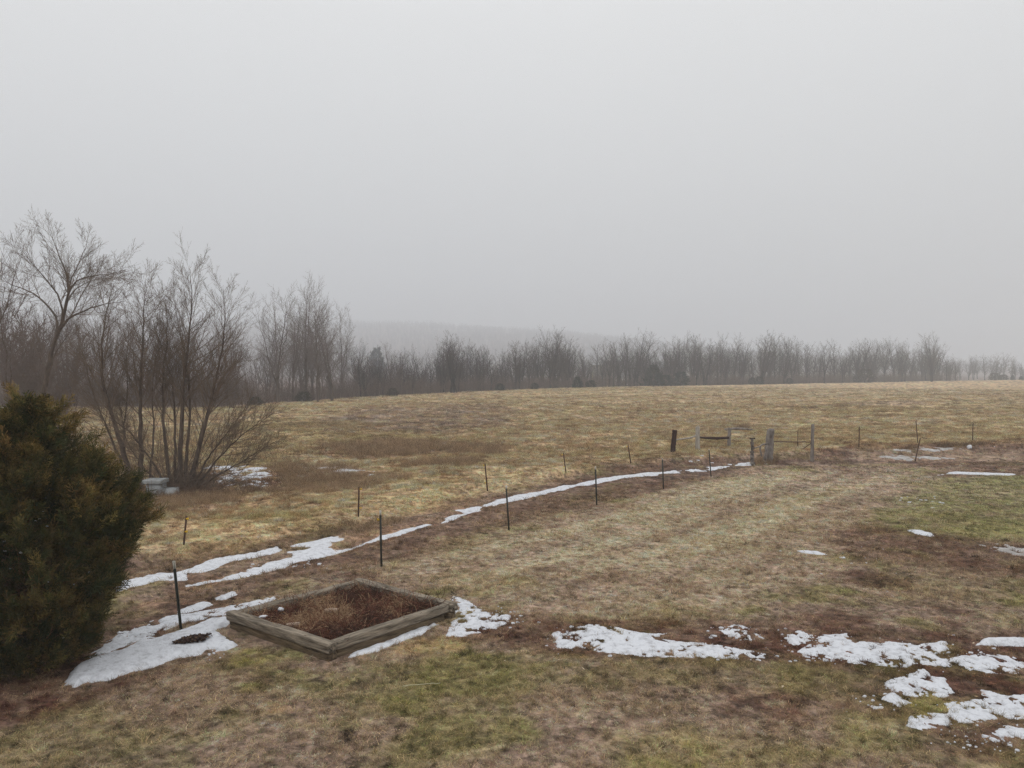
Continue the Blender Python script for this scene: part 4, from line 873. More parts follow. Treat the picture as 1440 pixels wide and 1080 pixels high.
def big_cedar():
    rng = np.random.default_rng(41); cx, cy = -8.35, 13.3; root = empty('evergreen_tree', (cx, cy, Hs(cx, cy)))
    tag(root, 'big bushy evergreen with bronze tipped foliage in the near left corner', 'evergreen')
    zs = [-.1, .2, .5, 1.0, 1.6, 2.1, 2.65, 3.1, 3.45, 3.75, 4.0, 4.3, 4.5]; rs = [.6, .82, 1.06, 1.3, 1.48, 1.5, 1.30, .95, .55, .34, .24, .14, .05]
    def rad(z, a): return np.interp(z, zs, rs) * (1 + .62 * fbm(np.cos(a) * 2.4 + 5, np.sin(a) * 2.4 + z * 1.5, 301, 3))
    # trunk and limbs
    mb = MB(); P = bez([(0, 0, -.2), (.05, 0, 1.5), (-.05, .05, 3.2), (.02, 0, 4.3)], 20, .01, rng); V, q = tubes(P[None], np.linspace(.13, .02, 20)[None], 10); mb.add(V, q); mb.build('trunk', M_bark, root)
    nb = 330; z1 = 4.2 * rng.random(nb) ** .8 + .15; a = rng.random(nb) * 6.283; rr = rad(z1, a) * rng.uniform(.8, 1.03, nb); tip = np.stack([rr * np.cos(a), rr * np.sin(a), z1], 1)
    base = np.stack([0 * a, 0 * a, np.clip(z1 - rr * rng.uniform(.35, .9, nb),   .1, 3.9)], 1); d = norm(tip - base); ln = np.linalg.norm(tip - base, axis=1)
    n = 9; t = np.linspace(0, 1, n)[None, :, None]; pts = base[:, None] * (1 - t) + tip[:, None] * t; pts[..., 2] -= (np.sin(t[..., 0] * math.pi) * .12 * ln[:, None]); pts[:, 1:-1] += rng.normal(0, .03, (nb, n - 2, 3))
    r0 = .008 + .012 * ln / 2; mb = MB(); V, q = tubes(pts, r0[:, None] * np.linspace(1, .25, n)[None], 4); mb.add(V, q)
    s2, dd, LL, r2 = spawn(pts, r0[:, None] * np.linspace(1, .25, n)[None], ln, 9, .35, 1, 32, .30, .6, rng, up=.25); P2 = grow(s2, dd, LL, 5, .08, .06, rng); V, q = tubes(P2, taper(r2, 5), 3); mb.add(V, q)
    mb.build('branches', noise_mat('cedar_branch', (104, 76, 56), (150, 112, 82), 8, bump=0), root)
    # foliage along the outer parts of limbs and their side branches
    pos = []; dr = []; sc = []
    for (Pp, per, f0, nn) in ((pts, 5, .5, n), (P2, 2, .3, 5)):
        B = len(Pp); f = (f0 + (1 - f0) * rng.random((B, per))) * (nn - 1); i = np.minimum(f.astype(int), nn - 2); w = (f - i)[..., None]; bi = np.arange(B)[:, None]
        p = Pp[bi, i] * (1 - w) + Pp[bi, i + 1] * w; tn = norm(Pp[bi, i + 1] - Pp[bi, i]); pos.append(p.reshape(-1, 3)); dr.append((tn * .8 + rng.normal(0, .38, tn.shape) + [0, 0, .45]).reshape(-1, 3))
    # and filling the outer shell
    m = 1500; z = np.interp(rng.random(m), np.cumsum(rs) / np.sum(rs), zs); a = rng.random(m) * 6.283; r = rad(z, a) * (1 - .42 * rng.random(m) ** 1.5); hole = fbm(np.cos(a) * 2.6 + 3, np.sin(a) * 2.6 + z * 1.9, 311, 3) > -.04
    p = np.stack([r * np.cos(a), r * np.sin(a), z], 1)[hole]; a = a[hole]; dd = np.stack([np.cos(a) * .6, np.sin(a) * .6, np.full(len(a), .75)], 1) + rng.normal(0, .35, (len(a), 3)); pos.append(p); dr.append(dd)
    # leaders that stick out of the top and the shoulder
    for (lx, ly, lz, h, rr_) in [(.1, 0, 3.4, 1.05, .30), (.3, -.2, 3.3, .75, .24), (-.3, 0, 3.2, .9, .33), (.85, -.3, 2.75, .5, .22), (1.22, -.1, 2.75, .8, .17), (.8, .3, 2.7, .5, .2), (1.5, -.2, 2.2, .5, .2), (-.1, .3, 3.6, .6, .28), (1.3, -.7, 2.5, .5, .22), (.5, -.7, 3.0, .5, .25)]:
        k = 110; t = rng.random(k); a = rng.random(k) * 6.283; r = rr_ * (1 - t) ** .7 * rng.uniform(.2, 1, k); pos.append(np.stack([lx + r * np.cos(a), ly + r * np.sin(a), lz + h * t], 1)); dr.append(np.stack([np.cos(a) * .35, np.sin(a) * .35, np.ones(k)], 1) + rng.normal(0, .18, (k, 3)))
    for _ in range(330):                                            # plumes that stand out of the outline
        z = np.interp(rng.random(), np.cumsum(rs) / np.sum(rs), zs); a0 = rng.random() * 6.283; r0 = float(rad(np.array([z]), np.array([a0]))[0]) * rng.uniform(.84, 1.02); ax = np.array([math.cos(a0) * .75, math.sin(a0) * .75, rng.uniform(.45, 1.2)]) + rng.normal(0, .18, 3); ax /= np.linalg.norm(ax)
        k = 18; t = rng.random(k); L_ = rng.uniform(.3, .7); p = np.array([r0 * math.cos(a0), r0 * math.sin(a0), z]) + ax * (t * L_)[:, None] + rng.normal(0, .035, (k, 3)) * (1 - t)[:, None] * 2; pos.append(p); dr.append(ax + rng.normal(0, .38, (k, 3)) * (1 - .6 * t)[:, None])
    pos = np.concatenate(pos); dr = np.concatenate(dr); k = pos[:, 2] > .03; pos, dr = pos[k], dr[k]; m = len(pos)
    top = sm(2.6, 4.4, pos[:, 2]); clump = fbm(pos[:, 0] / .30 + pos[:, 1] / .4, pos[:, 2] / .34, 321, 3)
    am = np.clip(.27 + 1.9 * clump + .25 * top + rng.normal(0, .26, m), 0, 1)
    V, Q, C = cedar_foliage(pos, dr, rng.uniform(.65, 1.3, m), rng, DARK, BRONZE, am, 8, .32, 11, 4, .0085); print('CEDAR', m, len(Q))
    mb = MB(); mb.add(V, Q, None, C); mb.build('foliage', M_needle, root, False, 'col')
    # beads of snow caught in the foliage
    mb = MB(); k = 46; a = rng.uniform(-1.9, .5, k); z = rng.uniform(.5, 3.6, k); r = rad(z, a) * rng.uniform(.75, .95, k)
    for i in range(k):
        p = np.array([r[i] * math.cos(a[i]), r[i] * math.sin(a[i]), z[i]]); s = rng.uniform(.01, .028); V, q, T = tube_line([p + [-s, 0, 0], p + [-s * .3, 0, s * .25], p + [s * .4, 0, s * .2], p + [s, 0, 0]], [s * .25, s * .6, s * .55, s * .2], 6); mb.add(V, q, T)
    o = mb.build('caught_snow', M_snow, root); o['kind'] = 'stuff'
    return root
big_cedar(); lap('cedar')
def small_evergreens():
    rng = np.random.default_rng(43); protos_ = []
    for kind in range(3):
        root = empty('small_evergreen'); n = 620; z = rng.random(n) ** 1.2; a = rng.random(n) * 6.283
        prof = [lambda z: .42 * (1 - z) ** .75 + .04, lambda z: .55 * np.sqrt(np.clip(1 - (z - .25) ** 2 / .58, .02, 1)), lambda z: .62 * np.sqrt(np.clip(1 - (z - .35) ** 2 / .45, .02, 1))][kind](z)
        r = prof * (1 + 1.1 * fbm(np.cos(a) * 1.6 + 3, np.sin(a) * 1.6 + z * 3 + kind * 9, 331, 3)) * rng.uniform(.4, 1, n); p = np.stack([r * np.cos(a), r * np.sin(a), z * .93 + .02], 1)
        d = np.stack([np.cos(a) * .6, np.sin(a) * .6, np.full(n, .7)], 1) + rng.normal(0, .25, (n, 3)); V, Q, C = cedar_foliage(p, d, rng.uniform(.5, .9, n) * .62, rng, lin((26, 34, 26)) if kind < 2 else lin((60, 54, 40)), lin((46, 50, 34)) if kind < 2 else lin((84, 72, 50)), rng.random(n) * .6, 3, .30, 7, 2, .034)
        mb = MB(); mb.add(V, Q, None, C); mb.build('foliage', M_needle, root, False, 'col')
        mb = MB(); V, q, T = tube_line([(0, 0, -.05), (.01, 0, .4), (0, 0, .9)], [.03, .02, .008], 6); mb.add(V, q, T); mb.build('trunk', M_bark, root); protos_.append(root)
    LIST = [(919, 543.5, 27, 0, 1.1, 'pointed dark evergreen, tallest of the small ones at the far field edge'), (936, 543.5, 14, 1, 1.3, 'low rounded evergreen touching the pointed one on its right'), (957, 543, 18, 1, 1.0, 'round dark evergreen standing alone just right of the pointed one'),
            (812, 547, 14, 0, 1.2, 'small dark upright evergreen left of a low spreading one'), (831, 547, 9, 1, 1.4, 'low spreading dark evergreen beside a small upright one'), (752, 549.5, 8, 1, 1.2, 'low dark evergreen nearly hidden in brush below the tallest far trees'),
            (703, 551, 9, 1, 1.2, 'small dark evergreen in brush at the field edge where the hill meets the tree line'), (1058, 541.5, 9, 1, 1.0, 'left one of two tiny dark evergreens side by side'), (1068, 541.5, 10, 1, 1.0, 'right one of two tiny dark evergreens side by side'), (1110, 541, 7, 1, 1.2, 'tiny dark evergreen alone right of the tiny pair'),
            (1216, 538.5, 17, 2, 1.25, 'broad olive brown evergreen bush in front of bare far trees'), (1399, 535.5, 9, 2, 1.3, 'low olive bush on the far crest near the right edge'), (1411, 535.5, 7, 1, 1.4, 'low dark bush touching the olive one on the far crest'), (1424, 535.5, 6, 0, 1.0, 'tiny pointed evergreen on the far crest at the right edge'), (1436, 535.5, 5, 0, 1.2, 'last tiny evergreen on the far crest at the frame edge'),
            (358, 568, 9, 2, 1.5, 'dark evergreen in undergrowth below the tall grey trees, behind the willow'), (427, 561, 9, 2, 1.4, 'dark evergreen at the feet of the tall grey trees'), (552, 557, 10, 2, 1.2, 'dark evergreen beneath a leaning bare tree in the tree line'), (530, 500, 10, 0, .7, 'hazy conifer rising among bare trees left of the foggy hill')]
    for i, (u, v, hpx, k, wd, lab) in enumerate(LIST):
        o = copy_tree(protos_[k]); 
        if v > 520.5:
            hpx *= 1.1
            x = (u - CX) / F; d = bound_dist(np.array([x * 300]), np.array([300.]))[0] ; y = d - (5 if hpx > 15 else 1)
            y = min(y, CAMH * F / (v - HV) + 30); 
        else: y = 420.0
        xx = (u - CX) / F * y; z = Hs(xx, y); hh = hpx / F * y + max(0, (CAMH - (v - HV) / F * y) - z)
        if v <= 520.5: hh = (CAMH - (v - hpx - HV) / F * y) - z
        o.location = (xx, y, z); o.scale = (hh * wd, hh * wd, hh); o.rotation_euler = (0, 0, rng.random() * 6); tag(o, lab, 'evergreen', 'small evergreens at the far field edge')
    for p in protos_:
        for c in list(p.children): bpy.data.objects.remove(c)
        bpy.data.objects.remove(p)
small_evergreens(); lap('evergreens')

# ================================================================== NEAR BARE TREES
def built(name, root, tr, cr, mb_, mt_):
    tr.build('trunk', mb_, root); cr.build('crown', mt_, root)
def willow():
    rng = np.random.default_rng(51); c = G(240, 690); root = empty('willow_tree', c); tag(root, 'many-stemmed bare willow rising from one thicket at the wet field edge', 'willow'); Y = c.y
    stems = [([(192, 692), (178, 650), (165, 600), (153, 560), (142, 516), (144, 460), (150, 415), (162, 372)], .14, .03, 0), ([(197, 692), (197, 600), (198, 520), (202, 440), (204, 400), (206, 368)], .13, .025, -.5),
             ([(240, 692), (234, 640), (229, 570), (230, 500), (238, 440), (233, 395)], .10, .02, .6), ([(252, 692), (253, 610), (258, 530), (266, 450), (272, 400), (268, 352)], .14, .025, 0), ([(264, 692), (276, 630), (290, 575), (303, 520), (314, 465), (318, 420), (315, 382)], .13, .025, -.4),
             ([(190, 690), (168, 640), (150, 590), (132, 545), (122, 500), (118, 455)], .07, .015, .8), ([(258, 690), (262, 630), (268, 560), (264, 500), (254, 450), (246, 400)], .09, .02, 1.0), ([(245, 690), (246, 600), (243, 520), (224, 460), (214, 420)], .08, .015, 1.2),
             ([(236, 690), (212, 640), (180, 595), (150, 575), (128, 556)], .06, .012, -1.0), ([(270, 688), (300, 645), (332, 610), (360, 585), (384, 570)], .06, .010, -1.2), ([(272, 686), (310, 660), (345, 640), (372, 620), (388, 612)], .05, .008, -.6), ([(268, 686), (290, 640), (318, 600), (340, 570), (352, 545)], .06, .012, .5),
             ([(230, 690), (200, 650), (180, 620), (172, 585), (168, 550)], .05, .012, .7), ([(260, 688), (275, 640), (284, 590), (300, 540), (322, 500), (342, 486)], .06, .012, 1.2), ([(206, 690), (212, 640), (216, 590), (213, 540), (220, 480), (226, 440)], .06, .012, 1.5), ([(185, 690), (176, 640), (172, 600), (180, 540), (178, 480), (184, 430)], .06, .012, 1.9)]
    pts = []; rad = []
    for P, r0, r1, dy in stems:
        m = len(P); Q = bez([P3(u, 695 - (692 - v) * .93, Y + dy * i / (m - 1)) - c for i, (u, v) in enumerate(P)], 22, .014, rng); pts.append(Q); rad.append(r0 * (1 - (1 - .006 / r0) * np.linspace(0, 1, 22) ** .75))
    lv = [dict(m=34, t0=.36, t1=1, ang=36, lr=.28, rr=.42, n=9, wander=.035, trop=.05, k=5, fall=.54, angs=10), dict(m=12, t0=.12, t1=1, ang=27, lr=.48, rr=.55, n=6, wander=.03, trop=.04, k=3, fall=.4), dict(m=6, t0=.15, t1=1, ang=25, lr=.45, rr=.6, n=4, wander=.03, trop=.04, k=3, cap=24000)]
    tr, cr = tree_parts(pts, rad, lv, rng, .0038, 'willow', None, None)
    # fan of young shoots and a skirt of twigs at the foot
    n = 60; a = rng.normal(0, 1, n); st = np.stack([rng.normal(.35, .62, n), rng.normal(0, .5, n), np.zeros(n)], 1); d = np.stack([a * .42 + st[:, 0] * .28, rng.normal(0, .35, n), np.ones(n)], 1); L = rng.uniform(1.2, 5.2, n); P = grow(st, d, L, 9, .05, -.005, rng); r = .008 + .008 * L / 5
    rr = taper(r, 9, .3); V, q = tubes(P, rr, 4); cr.add(V, q); s2, dd, LL, r2 = spawn(P, rr, L, 8, .2, 1, 30, .28, .6, rng); P2 = grow(s2, dd, LL, 5, .08, .04, rng); V, q = tubes(P2, np.maximum(taper(r2, 5), .0035), 3); cr.add(V, q)
    # lodged flood wrack: short dense twigs
    n = 900; st = np.stack([rng.normal(.7, .8, n), rng.normal(0, .7, n), rng.random(n) ** 2 * .7], 1); d = rng.normal(0, 1, (n, 3)); d[:, 2] = np.abs(d[:, 2]) * .7; P = grow(st, d, rng.uniform(.25, .8, n), 4, .2, 0, rng); V, q = tubes(P, np.full((n, 4), .006), 3); cr.add(V, q)
    built('willow', root, tr, cr, M_bark, M_twig)
willow(); lap('willow')
def leaning_tree():
    rng = np.random.default_rng(53); Y = 46.0; gx = (50 - CX) / F * Y; c = Vector((gx, Y, Hs(gx, Y))); root = empty('bare_tree', c); tag(root, 'tallest bare tree, leaning right with wide open forks above the near evergreen', 'tree')
    T = [(50, 641), (56, 590), (65, 530), (69, 502), (76, 475), (83, 458), (92, 430), (97, 402), (99, 383)]
    def tip(P): return T + P
    L = [(T + [(94, 368), (89, 355), (76, 324), (74, 308)], .24, .02, 0), (T + [(103, 372), (108, 366), (115, 352), (122, 338), (125, 320)], .20, .02, .6), (T[:8] + [(100, 388), (110, 380), (125, 374), (142, 374), (158, 374), (178, 366)], .20, .02, -.6),
         (T[:6] + [(90, 440), (88, 410), (80, 396), (69, 385), (56, 366), (47, 358), (38, 345), (30, 333)], .21, .02, -.8), (T[:6] + [(83, 436), (70, 420), (55, 405), (42, 396), (28, 392), (16, 388), (8, 385), (2, 372)], .19, .02, .8),
         (T[:5] + [(80, 462), (89, 446), (100, 436), (111, 430), (128, 422), (144, 417), (160, 415), (178, 412)], .19, .015, -1.2), (T[:5] + [(84, 456), (98, 440), (108, 425), (115, 400), (126, 385), (138, 370)], .17, .015, 1.2), (T[:8] + [(104, 396), (118, 386), (133, 381), (146, 378), (158, 372)], .17, .015, 1.5),
         ([(46, 641), (50, 600), (58, 560), (68, 520), (78, 490), (90, 470), (100, 455), (108, 440)], .12, .015, .9)]
    pts = []; rad = []
    for P, r0, r1, dy in L:
        m = len(P); Q = bez([P3(u, 641 - (641 - v) * .95, Y + dy * max(0, i - 4) * .35) - c for i, (u, v) in enumerate(P)], 26, .02, rng); pts.append(Q); rad.append(r0 * (1 - (1 - .008 / r0) * np.linspace(0, 1, 26) ** .7))
    lv = [dict(m=15, t0=.70, t1=1, ang=38, lr=.14, rr=.45, n=8, wander=.05, trop=.07, k=5, fall=.25), dict(m=9, t0=.15, t1=1, ang=30, lr=.55, rr=.55, n=6, wander=.05, trop=.05, k=3, fall=.4), dict(m=5, t0=.1, t1=1, ang=28, lr=.5, rr=.6, n=4, wander=.05, trop=.03, k=3)]
    tr, cr = tree_parts(pts, rad, lv, rng, .006, 'lean', None, None); built('t', root, tr, cr, M_bark, M_twig)
leaning_tree(); lap('leaning')
# generic bare trees, unit height 1
def hardwood(seed, stems=3, spread=.16, fork=.25, m0=15, dens=1.0, rmin=.0008, trunk_r=.020, lean=0.0, name='bare_tree', root=None, bm=None, tm=None, mk=True):
    rng = np.random.default_rng(seed); pts = []; rad = []; n = 16
    fz = fork * rng.uniform(.7, 1.2); basex = rng.normal(0, .01)
    for s in range(stems):
        a = rng.random() * 6.28 + s * 6.28 / stems; r = spread * rng.uniform(.5, 1.2) * (0 if stems == 1 else 1); top = np.array([math.cos(a) * r + lean, math.sin(a) * r, (1.0 if s == 0 else rng.uniform(.75, .97)) * .97])
        if fork <= .02: P = [(rng.normal(0, .03), rng.normal(0, .03), -.03), top * [.3, .3, .35], top * [.75, .75, .7], top]
        else: P = [(basex, 0, -.03), (basex + lean * .2, 0, fz), top * [.55, .55, 1] * [1, 1, .62], top]
        pts.append(bez(P, n, .006, rng)); r0 = trunk_r * (1 if s == 0 else rng.uniform(.55, .85)); rad.append(r0 * (1 - .93 * np.linspace(0, 1, n) ** .8))
    lv = [dict(m=int(m0 * 1.2), t0=.24, t1=1, ang=38, lr=.32, rr=.45, n=7, wander=.045, trop=.075, k=4, fall=.5, up=.10), dict(m=int(8 * dens), t0=.12, t1=1, ang=29, lr=.46, rr=.55, n=5, wander=.035, trop=.05, k=3, fall=.4), dict(m=5, t0=.1, t1=1, ang=26, lr=.48, rr=.7, n=3, wander=.03, trop=.04, k=3)]
    tr, cr = tree_parts(pts, rad, lv, rng, rmin, name, None, None, 7)
    root = empty(name); tr.build('trunk', bm or M_bark_far, root); cr.build('crown', tm or M_twig_far, root); return root
SPECS = ([(2, .10, .2, 20, 1.0), (3, .15, .2, 16, .9), (5, .19, .14, 12, .7), (5, .22, .08, 11, .7), (4, .16, .28, 13, .8), (3, .12, .32, 16, .8), (7, .2, .01, 10, .7), (1, .1, .3, 28, .9)])
KINDS = [hardwood(60 + i, *a) for i, a in enumerate(SPECS)]
NEARK = [hardwood(90 + i, *a, rmin=.0006, trunk_r=.0115, bm=M_bark, tm=noise_mat('grey_twigs', (98, 88, 84), (126, 114, 108), .6, bump=0)) for i, a in enumerate(SPECS[:6])]; NEARK += NEARK[:2]
BRUSHY = [hardwood(80 + i, 7, .28, .01, 9, .8, .0022, .010, 0, 'bare_shrub', None, M_brush, M_brush) for i in range(3)]
lap('protos')
def kill(root):
    for c in list(root.children): bpy.data.objects.remove(c)
    bpy.data.objects.remove(root)
def put(k, u, y, top_v, wd, lab, group, rng, name=None, rot=None, base_v=None, cat='tree'):
    x = (u - CX) / F * y; z = Hs(x, y); zt = CAMH - (top_v - HV) / F * y; h = max(1.0, zt - z); o = copy_tree(k); o.location = (x, y, z); o.scale = (h * wd, h * wd, h); o.rotation_euler = (0, 0, rng.random() * 6.28 if rot is None else rot)
    if lab: tag(o, lab, cat, group)
    return o
SKY = [(-200, 380), (0, 415), (60, 420), (120, 425), (200, 440), (260, 440), (340, 448), (370, 420), (400, 412), (440, 406), (470, 412), (490, 445), (505, 487), (530, 498), (560, 484), (590, 496), (620, 476), (650, 482), (680, 486), (710, 490), (740, 474), (785, 468), (815, 486), (850, 472), (875, 478), (897, 468), (930, 482), (960, 473), (1000, 470), (1030, 476), (1050, 468), (1100, 467), (1130, 476), (1160, 472), (1185, 486), (1210, 472), (1245, 475), (1275, 482), (1300, 476), (1318, 473), (1335, 484), (1350, 505)]
def sky_v(u): return float(np.interp(u, [a for a, b in SKY], [b for a, b in SKY]))
def bdist(u): return float(bound_dist(np.array([(u - CX) / F * 200]), np.array([200.]))[0])
def zone(u):
    for lim, a, b in [(110, 'in woods behind the big near evergreen', 'a'), (330, 'in woods seen behind the willow', 'b'), (372, 'in low woods between willow and tall grey stand', 'c'), (500, 'in the tall grey stand right of the willow', 'd'), (600, 'in the low tree line left below the foggy hill', 'e'),
                      (720, 'in tree line before the middle of the foggy hill', 'f'), (840, 'in the tree line where the foggy hill fades out', 'g'), (905, 'in the tree line left of the pointed evergreen', 'h'), (1000, 'in tree line behind the pointed and round evergreens', 'i'), (1120, 'in the tree line behind the tiny evergreen pair', 'j'), (1200, 'in the tree line just left of the broad olive bush', 'k'), (1290, 'in the tree line just right of the broad olive bush', 'l'), (1400, 'at the right end of the tall tree line', 'm')]:
        if u < lim: return a, b
    return 'at the far right of the tree line', 'n'
def treeline():
    rng = np.random.default_rng(71)
    # single trees one can point to
    D = [(17, 43.0, 378, 0, .8, 'slender bare tree with upright trunk at the left edge, beside the leaning tree', .0), (-40, 40.0, 318, 2, 1.0, 'bare tree whose twigs reach in from the left edge at mid height', 0), (388, 118, 413, 1, 1.1, 'bare grey tree with a double trunk, leftmost of the tall stand right of the willow', 1.0), (412, 124, 430, 4, .9, 'bare tree with crooked stem second in the tall grey stand', 2.0),
         (430, 128, 405, 5, 1.1, 'highest bare tree in the grey stand right of the willow', .3), (447, 122, 408, 0, .9, 'straight pale bare tree just right of the highest in the grey stand', 1.3), (468, 126, 436, 3, 1.2, 'wide arching bare tree at the right end of the grey stand', .4), (514, 152, 497, 7, 1.3, 'small dark dense bare tree at the left of the low tree line', .2), (552, 158, 483, 3, 1.0, 'bare tree with low leaning limb over a dark evergreen', 0), (636, 168, 474, 6, 1.0, 'fan-shaped many-stemmed bare tree below the foggy hill', 1),
         (776, 222, 467, 6, .9, 'pale-stemmed fan-shaped tree, tallest where the hill fades', 2.2), (897, 250, 466, 2, .9, 'tall tree with dense rounded crown behind the pointed evergreen', .8), (1312, 330, 472, 3, 1.1, 'wide dark bare tree ending the tall tree line at its right', 2)]
    for u, y, tv, k, wd, lab, rot in D: put((NEARK if u < 560 else KINDS)[k], u, y, tv, wd, lab, 'bare trees around the field', rng, rot=rot)
    o = put(KINDS[7], 105, 24.0, 562, .5, 'dead forked sapling rising just behind the evergreen\'s shoulder', None, rng)
    # the tree line itself
    cnt = 0; u = -60.0
    while u < 1345:
        b = bdist(u); px = F / b; step = np.clip(rng.lognormal(-.15, .6), .3, 2.6) * (6.3 if u > 500 else 24)
        y = b + rng.uniform(3, 26); v = sky_v(u); tv = v + abs(rng.normal(0, 1)) * .17 * (548 - v) + 1 + (8 if u > 1000 else 12) * (rng.random() < .35); a, g = zone(u)
        k = (NEARK if u < 500 else KINDS)[rng.integers(0, 8)]; put(k, u, y, tv, rng.uniform(.7, 1.5), 'bare grey tree standing ' + a, 'front trees ' + a, rng); cnt += 1; u += step
    u = -90.0
    while u < 1340:
        b = bdist(u); y = b + rng.uniform(35, 95); v = sky_v(u) + 6; tv = v + rng.uniform(2, 24) + (40 if 345 < u < 500 else 0); a, g = zone(u)
        put((NEARK if u < 500 else KINDS)[rng.integers(0, 8)], u, y, tv, rng.uniform(.8, 1.5), 'fainter bare tree set back ' + a, 'back trees ' + a, rng); cnt += 1; u += rng.uniform(8, 20) * (1.7 if u < 340 else .8)
    # nearer growth filling the left behind the willow: reddish brush trees
    for i in range(20):
        u = rng.uniform(-60, 380); y = rng.uniform(84, 104) if u > 110 else rng.uniform(60, 100); tv = rng.uniform(495, 535) if u > 110 else rng.uniform(430, 500)
        a, g = zone(u); put(BRUSHY[rng.integers(0, 3)], u, max(y, 102) if u > 100 else y, tv, rng.uniform(.9, 1.4), 'reddish brown bare shrub ' + a, 'shrubs ' + a, rng, cat='shrub'); cnt += 1
    # faint trees far to the right
    for i in range(20):
        u = 1336 + i * 7 + rng.normal(0, 3); y = rng.uniform(455, 560); tv = np.interp(u, [1336, 1360, 1390, 1410, 1440, 1480], [503, 499, 500, 498, 508, 510]) + rng.uniform(0, 6)
        put(KINDS[rng.integers(0, 8)], u, y, tv, rng.uniform(.9, 1.5), 'very faint bare tree beyond the far crest at the right', 'faint trees beyond the crest at the right', rng); cnt += 1
    print('TREES', cnt)
treeline(); lap('treeline')
def read_tree(root):
    out = []
    for c in root.children:
        me = c.data; n = len(me.vertices); V = np.empty(n * 3, np.float32); me.vertices.foreach_get('co', V); q = np.empty(len(me.loops), np.int32); me.loops.foreach_get('vertex_index', q); out.append((V.reshape(-1, 3), q.reshape(-1, 4)))
    return out
def brush():
    """low tangle along the foot of the tree line: too much to count"""
    rng = np.random.default_rng(77); mb = MB()
    def thicket(x, y, w, h, n, r):
        st = np.stack([x + rng.normal(0, w, n), y + rng.normal(0, w * .8, n), np.zeros(n)], 1); st[:, 2] = H(st[:, 0], st[:, 1]) - .1; L = rng.uniform(.45, 1.1, n) * h; d = np.stack([rng.normal(0, .35, n), rng.normal(0, .35, n), np.ones(n)], 1)
        P = grow(st, d, L, 5, .12, .02, rng); rr = np.full((n, 5), r) * np.linspace(1, .4, 5)[None]; V, q = tubes(P, rr, 3); mb.add(V, q); s, dd, LL, r2 = spawn(P, rr, L, 5, .2, 1, 38, .4, .7, rng); P = grow(s, dd, LL, 3, .1, .03, rng); V, q = tubes(P, np.full((len(LL), 3), r * .55), 3); mb.add(V, q)
    u = -80.0
    while u < 1342:
        b = bdist(u); px = F / b; y = b + rng.uniform(5, 13); h = rng.uniform(1.2, 3.8) * (1.0 if u < 480 else 1.0) + (1.6 if u > 900 else 0.8); x = (u - CX) / F * y
        thicket(x, y, 3.2, h, 34, .012 + b * .00006); thicket(x + rng.normal(0, 3), y + rng.uniform(6, 22), 4, h * 1.5, 26, .016 + b * .00006); u += rng.uniform(6, 10) * (1.3 if u < 500 else .55)
    o = mb.build('undergrowth', M_brush); tag(o, 'tangled brown undergrowth along the foot of the tree line', 'undergrowth', kind='stuff'); print('BRUSH', len(o.data.polygons))
    mb = MB()                                                        # red brush around the willow's foot and behind the near evergreen
    for (u, v, w, h, n) in [(172, 700, .8, .9, 120), (205, 708, .5, .35, 50), (300, 692, 1.6, .7, 160), (330, 684, 1.8, .6, 120), (150, 668, 2.0, 1.5, 170), (110, 690, 1.4, 1.3, 110), (240, 668, 1.8, 1.0, 140), (175, 640, 2.6, 1.6, 150), (60, 650, 3, 2.2, 120), (350, 640, 2.0, 1.0, 80), (270, 700, 1.0, .6, 110), (20, 640, 3, 2.5, 120), (380, 650, 1.5, .8, 60)]:
        g = G(u, v); thicket(g.x, g.y, w, h, n, .007)
    o = mb.build('thicket', noise_mat('red_brush', (94, 74, 62), (132, 108, 90), .8, bump=0)); tag(o, 'low reddish brown brambles around the foot of the willow', 'brambles', kind='stuff')
brush(); lap('brush')
def far_wood():
    """woods on the foggy hill, one mass"""
    rng = np.random.default_rng(79); srcs = [read_tree(k) for k in KINDS[:0]]; mb = MB(); N_ = 20000
    x = rng.uniform(-1500, 850, N_); y = rng.uniform(800, 2560, N_); z = H(x, y); k = (z > 3) & (np.abs(x / y) < .62); x, y, z = x[k], y[k], z[k]; n = len(x); h = rng.uniform(8, 17, n)
    P = np.stack([x, y, z - .5], 1)[:, None] + np.linspace(0, 1, 4)[None, :, None] * np.stack([rng.normal(0, .6, n), rng.normal(0, .6, n), h], 1)[:, None]; V, q = tubes(P, np.array([.25, .2, .14, .06])[None] * np.ones((n, 1)), 3); mb.add(V, q)
    s, d, L, r = spawn(P, np.array([.25, .2, .14, .06])[None] * np.ones((n, 1)), h, 14, .2, 1, 52, .42, .5, rng, up=.2); P = grow(s, d, L, 3, .1, .1, rng); V, q = tubes(P, np.full((len(L), 3), .15), 3); mb.add(V, q)
    o = mb.build('distant_woods', M_twig_far); tag(o, 'foggy wooded hillside fading into low cloud', 'woods', kind='stuff'); print('WOODS', n)
far_wood(); lap('woods')
for k in KINDS + BRUSHY + NEARK[:6]: kill(k)

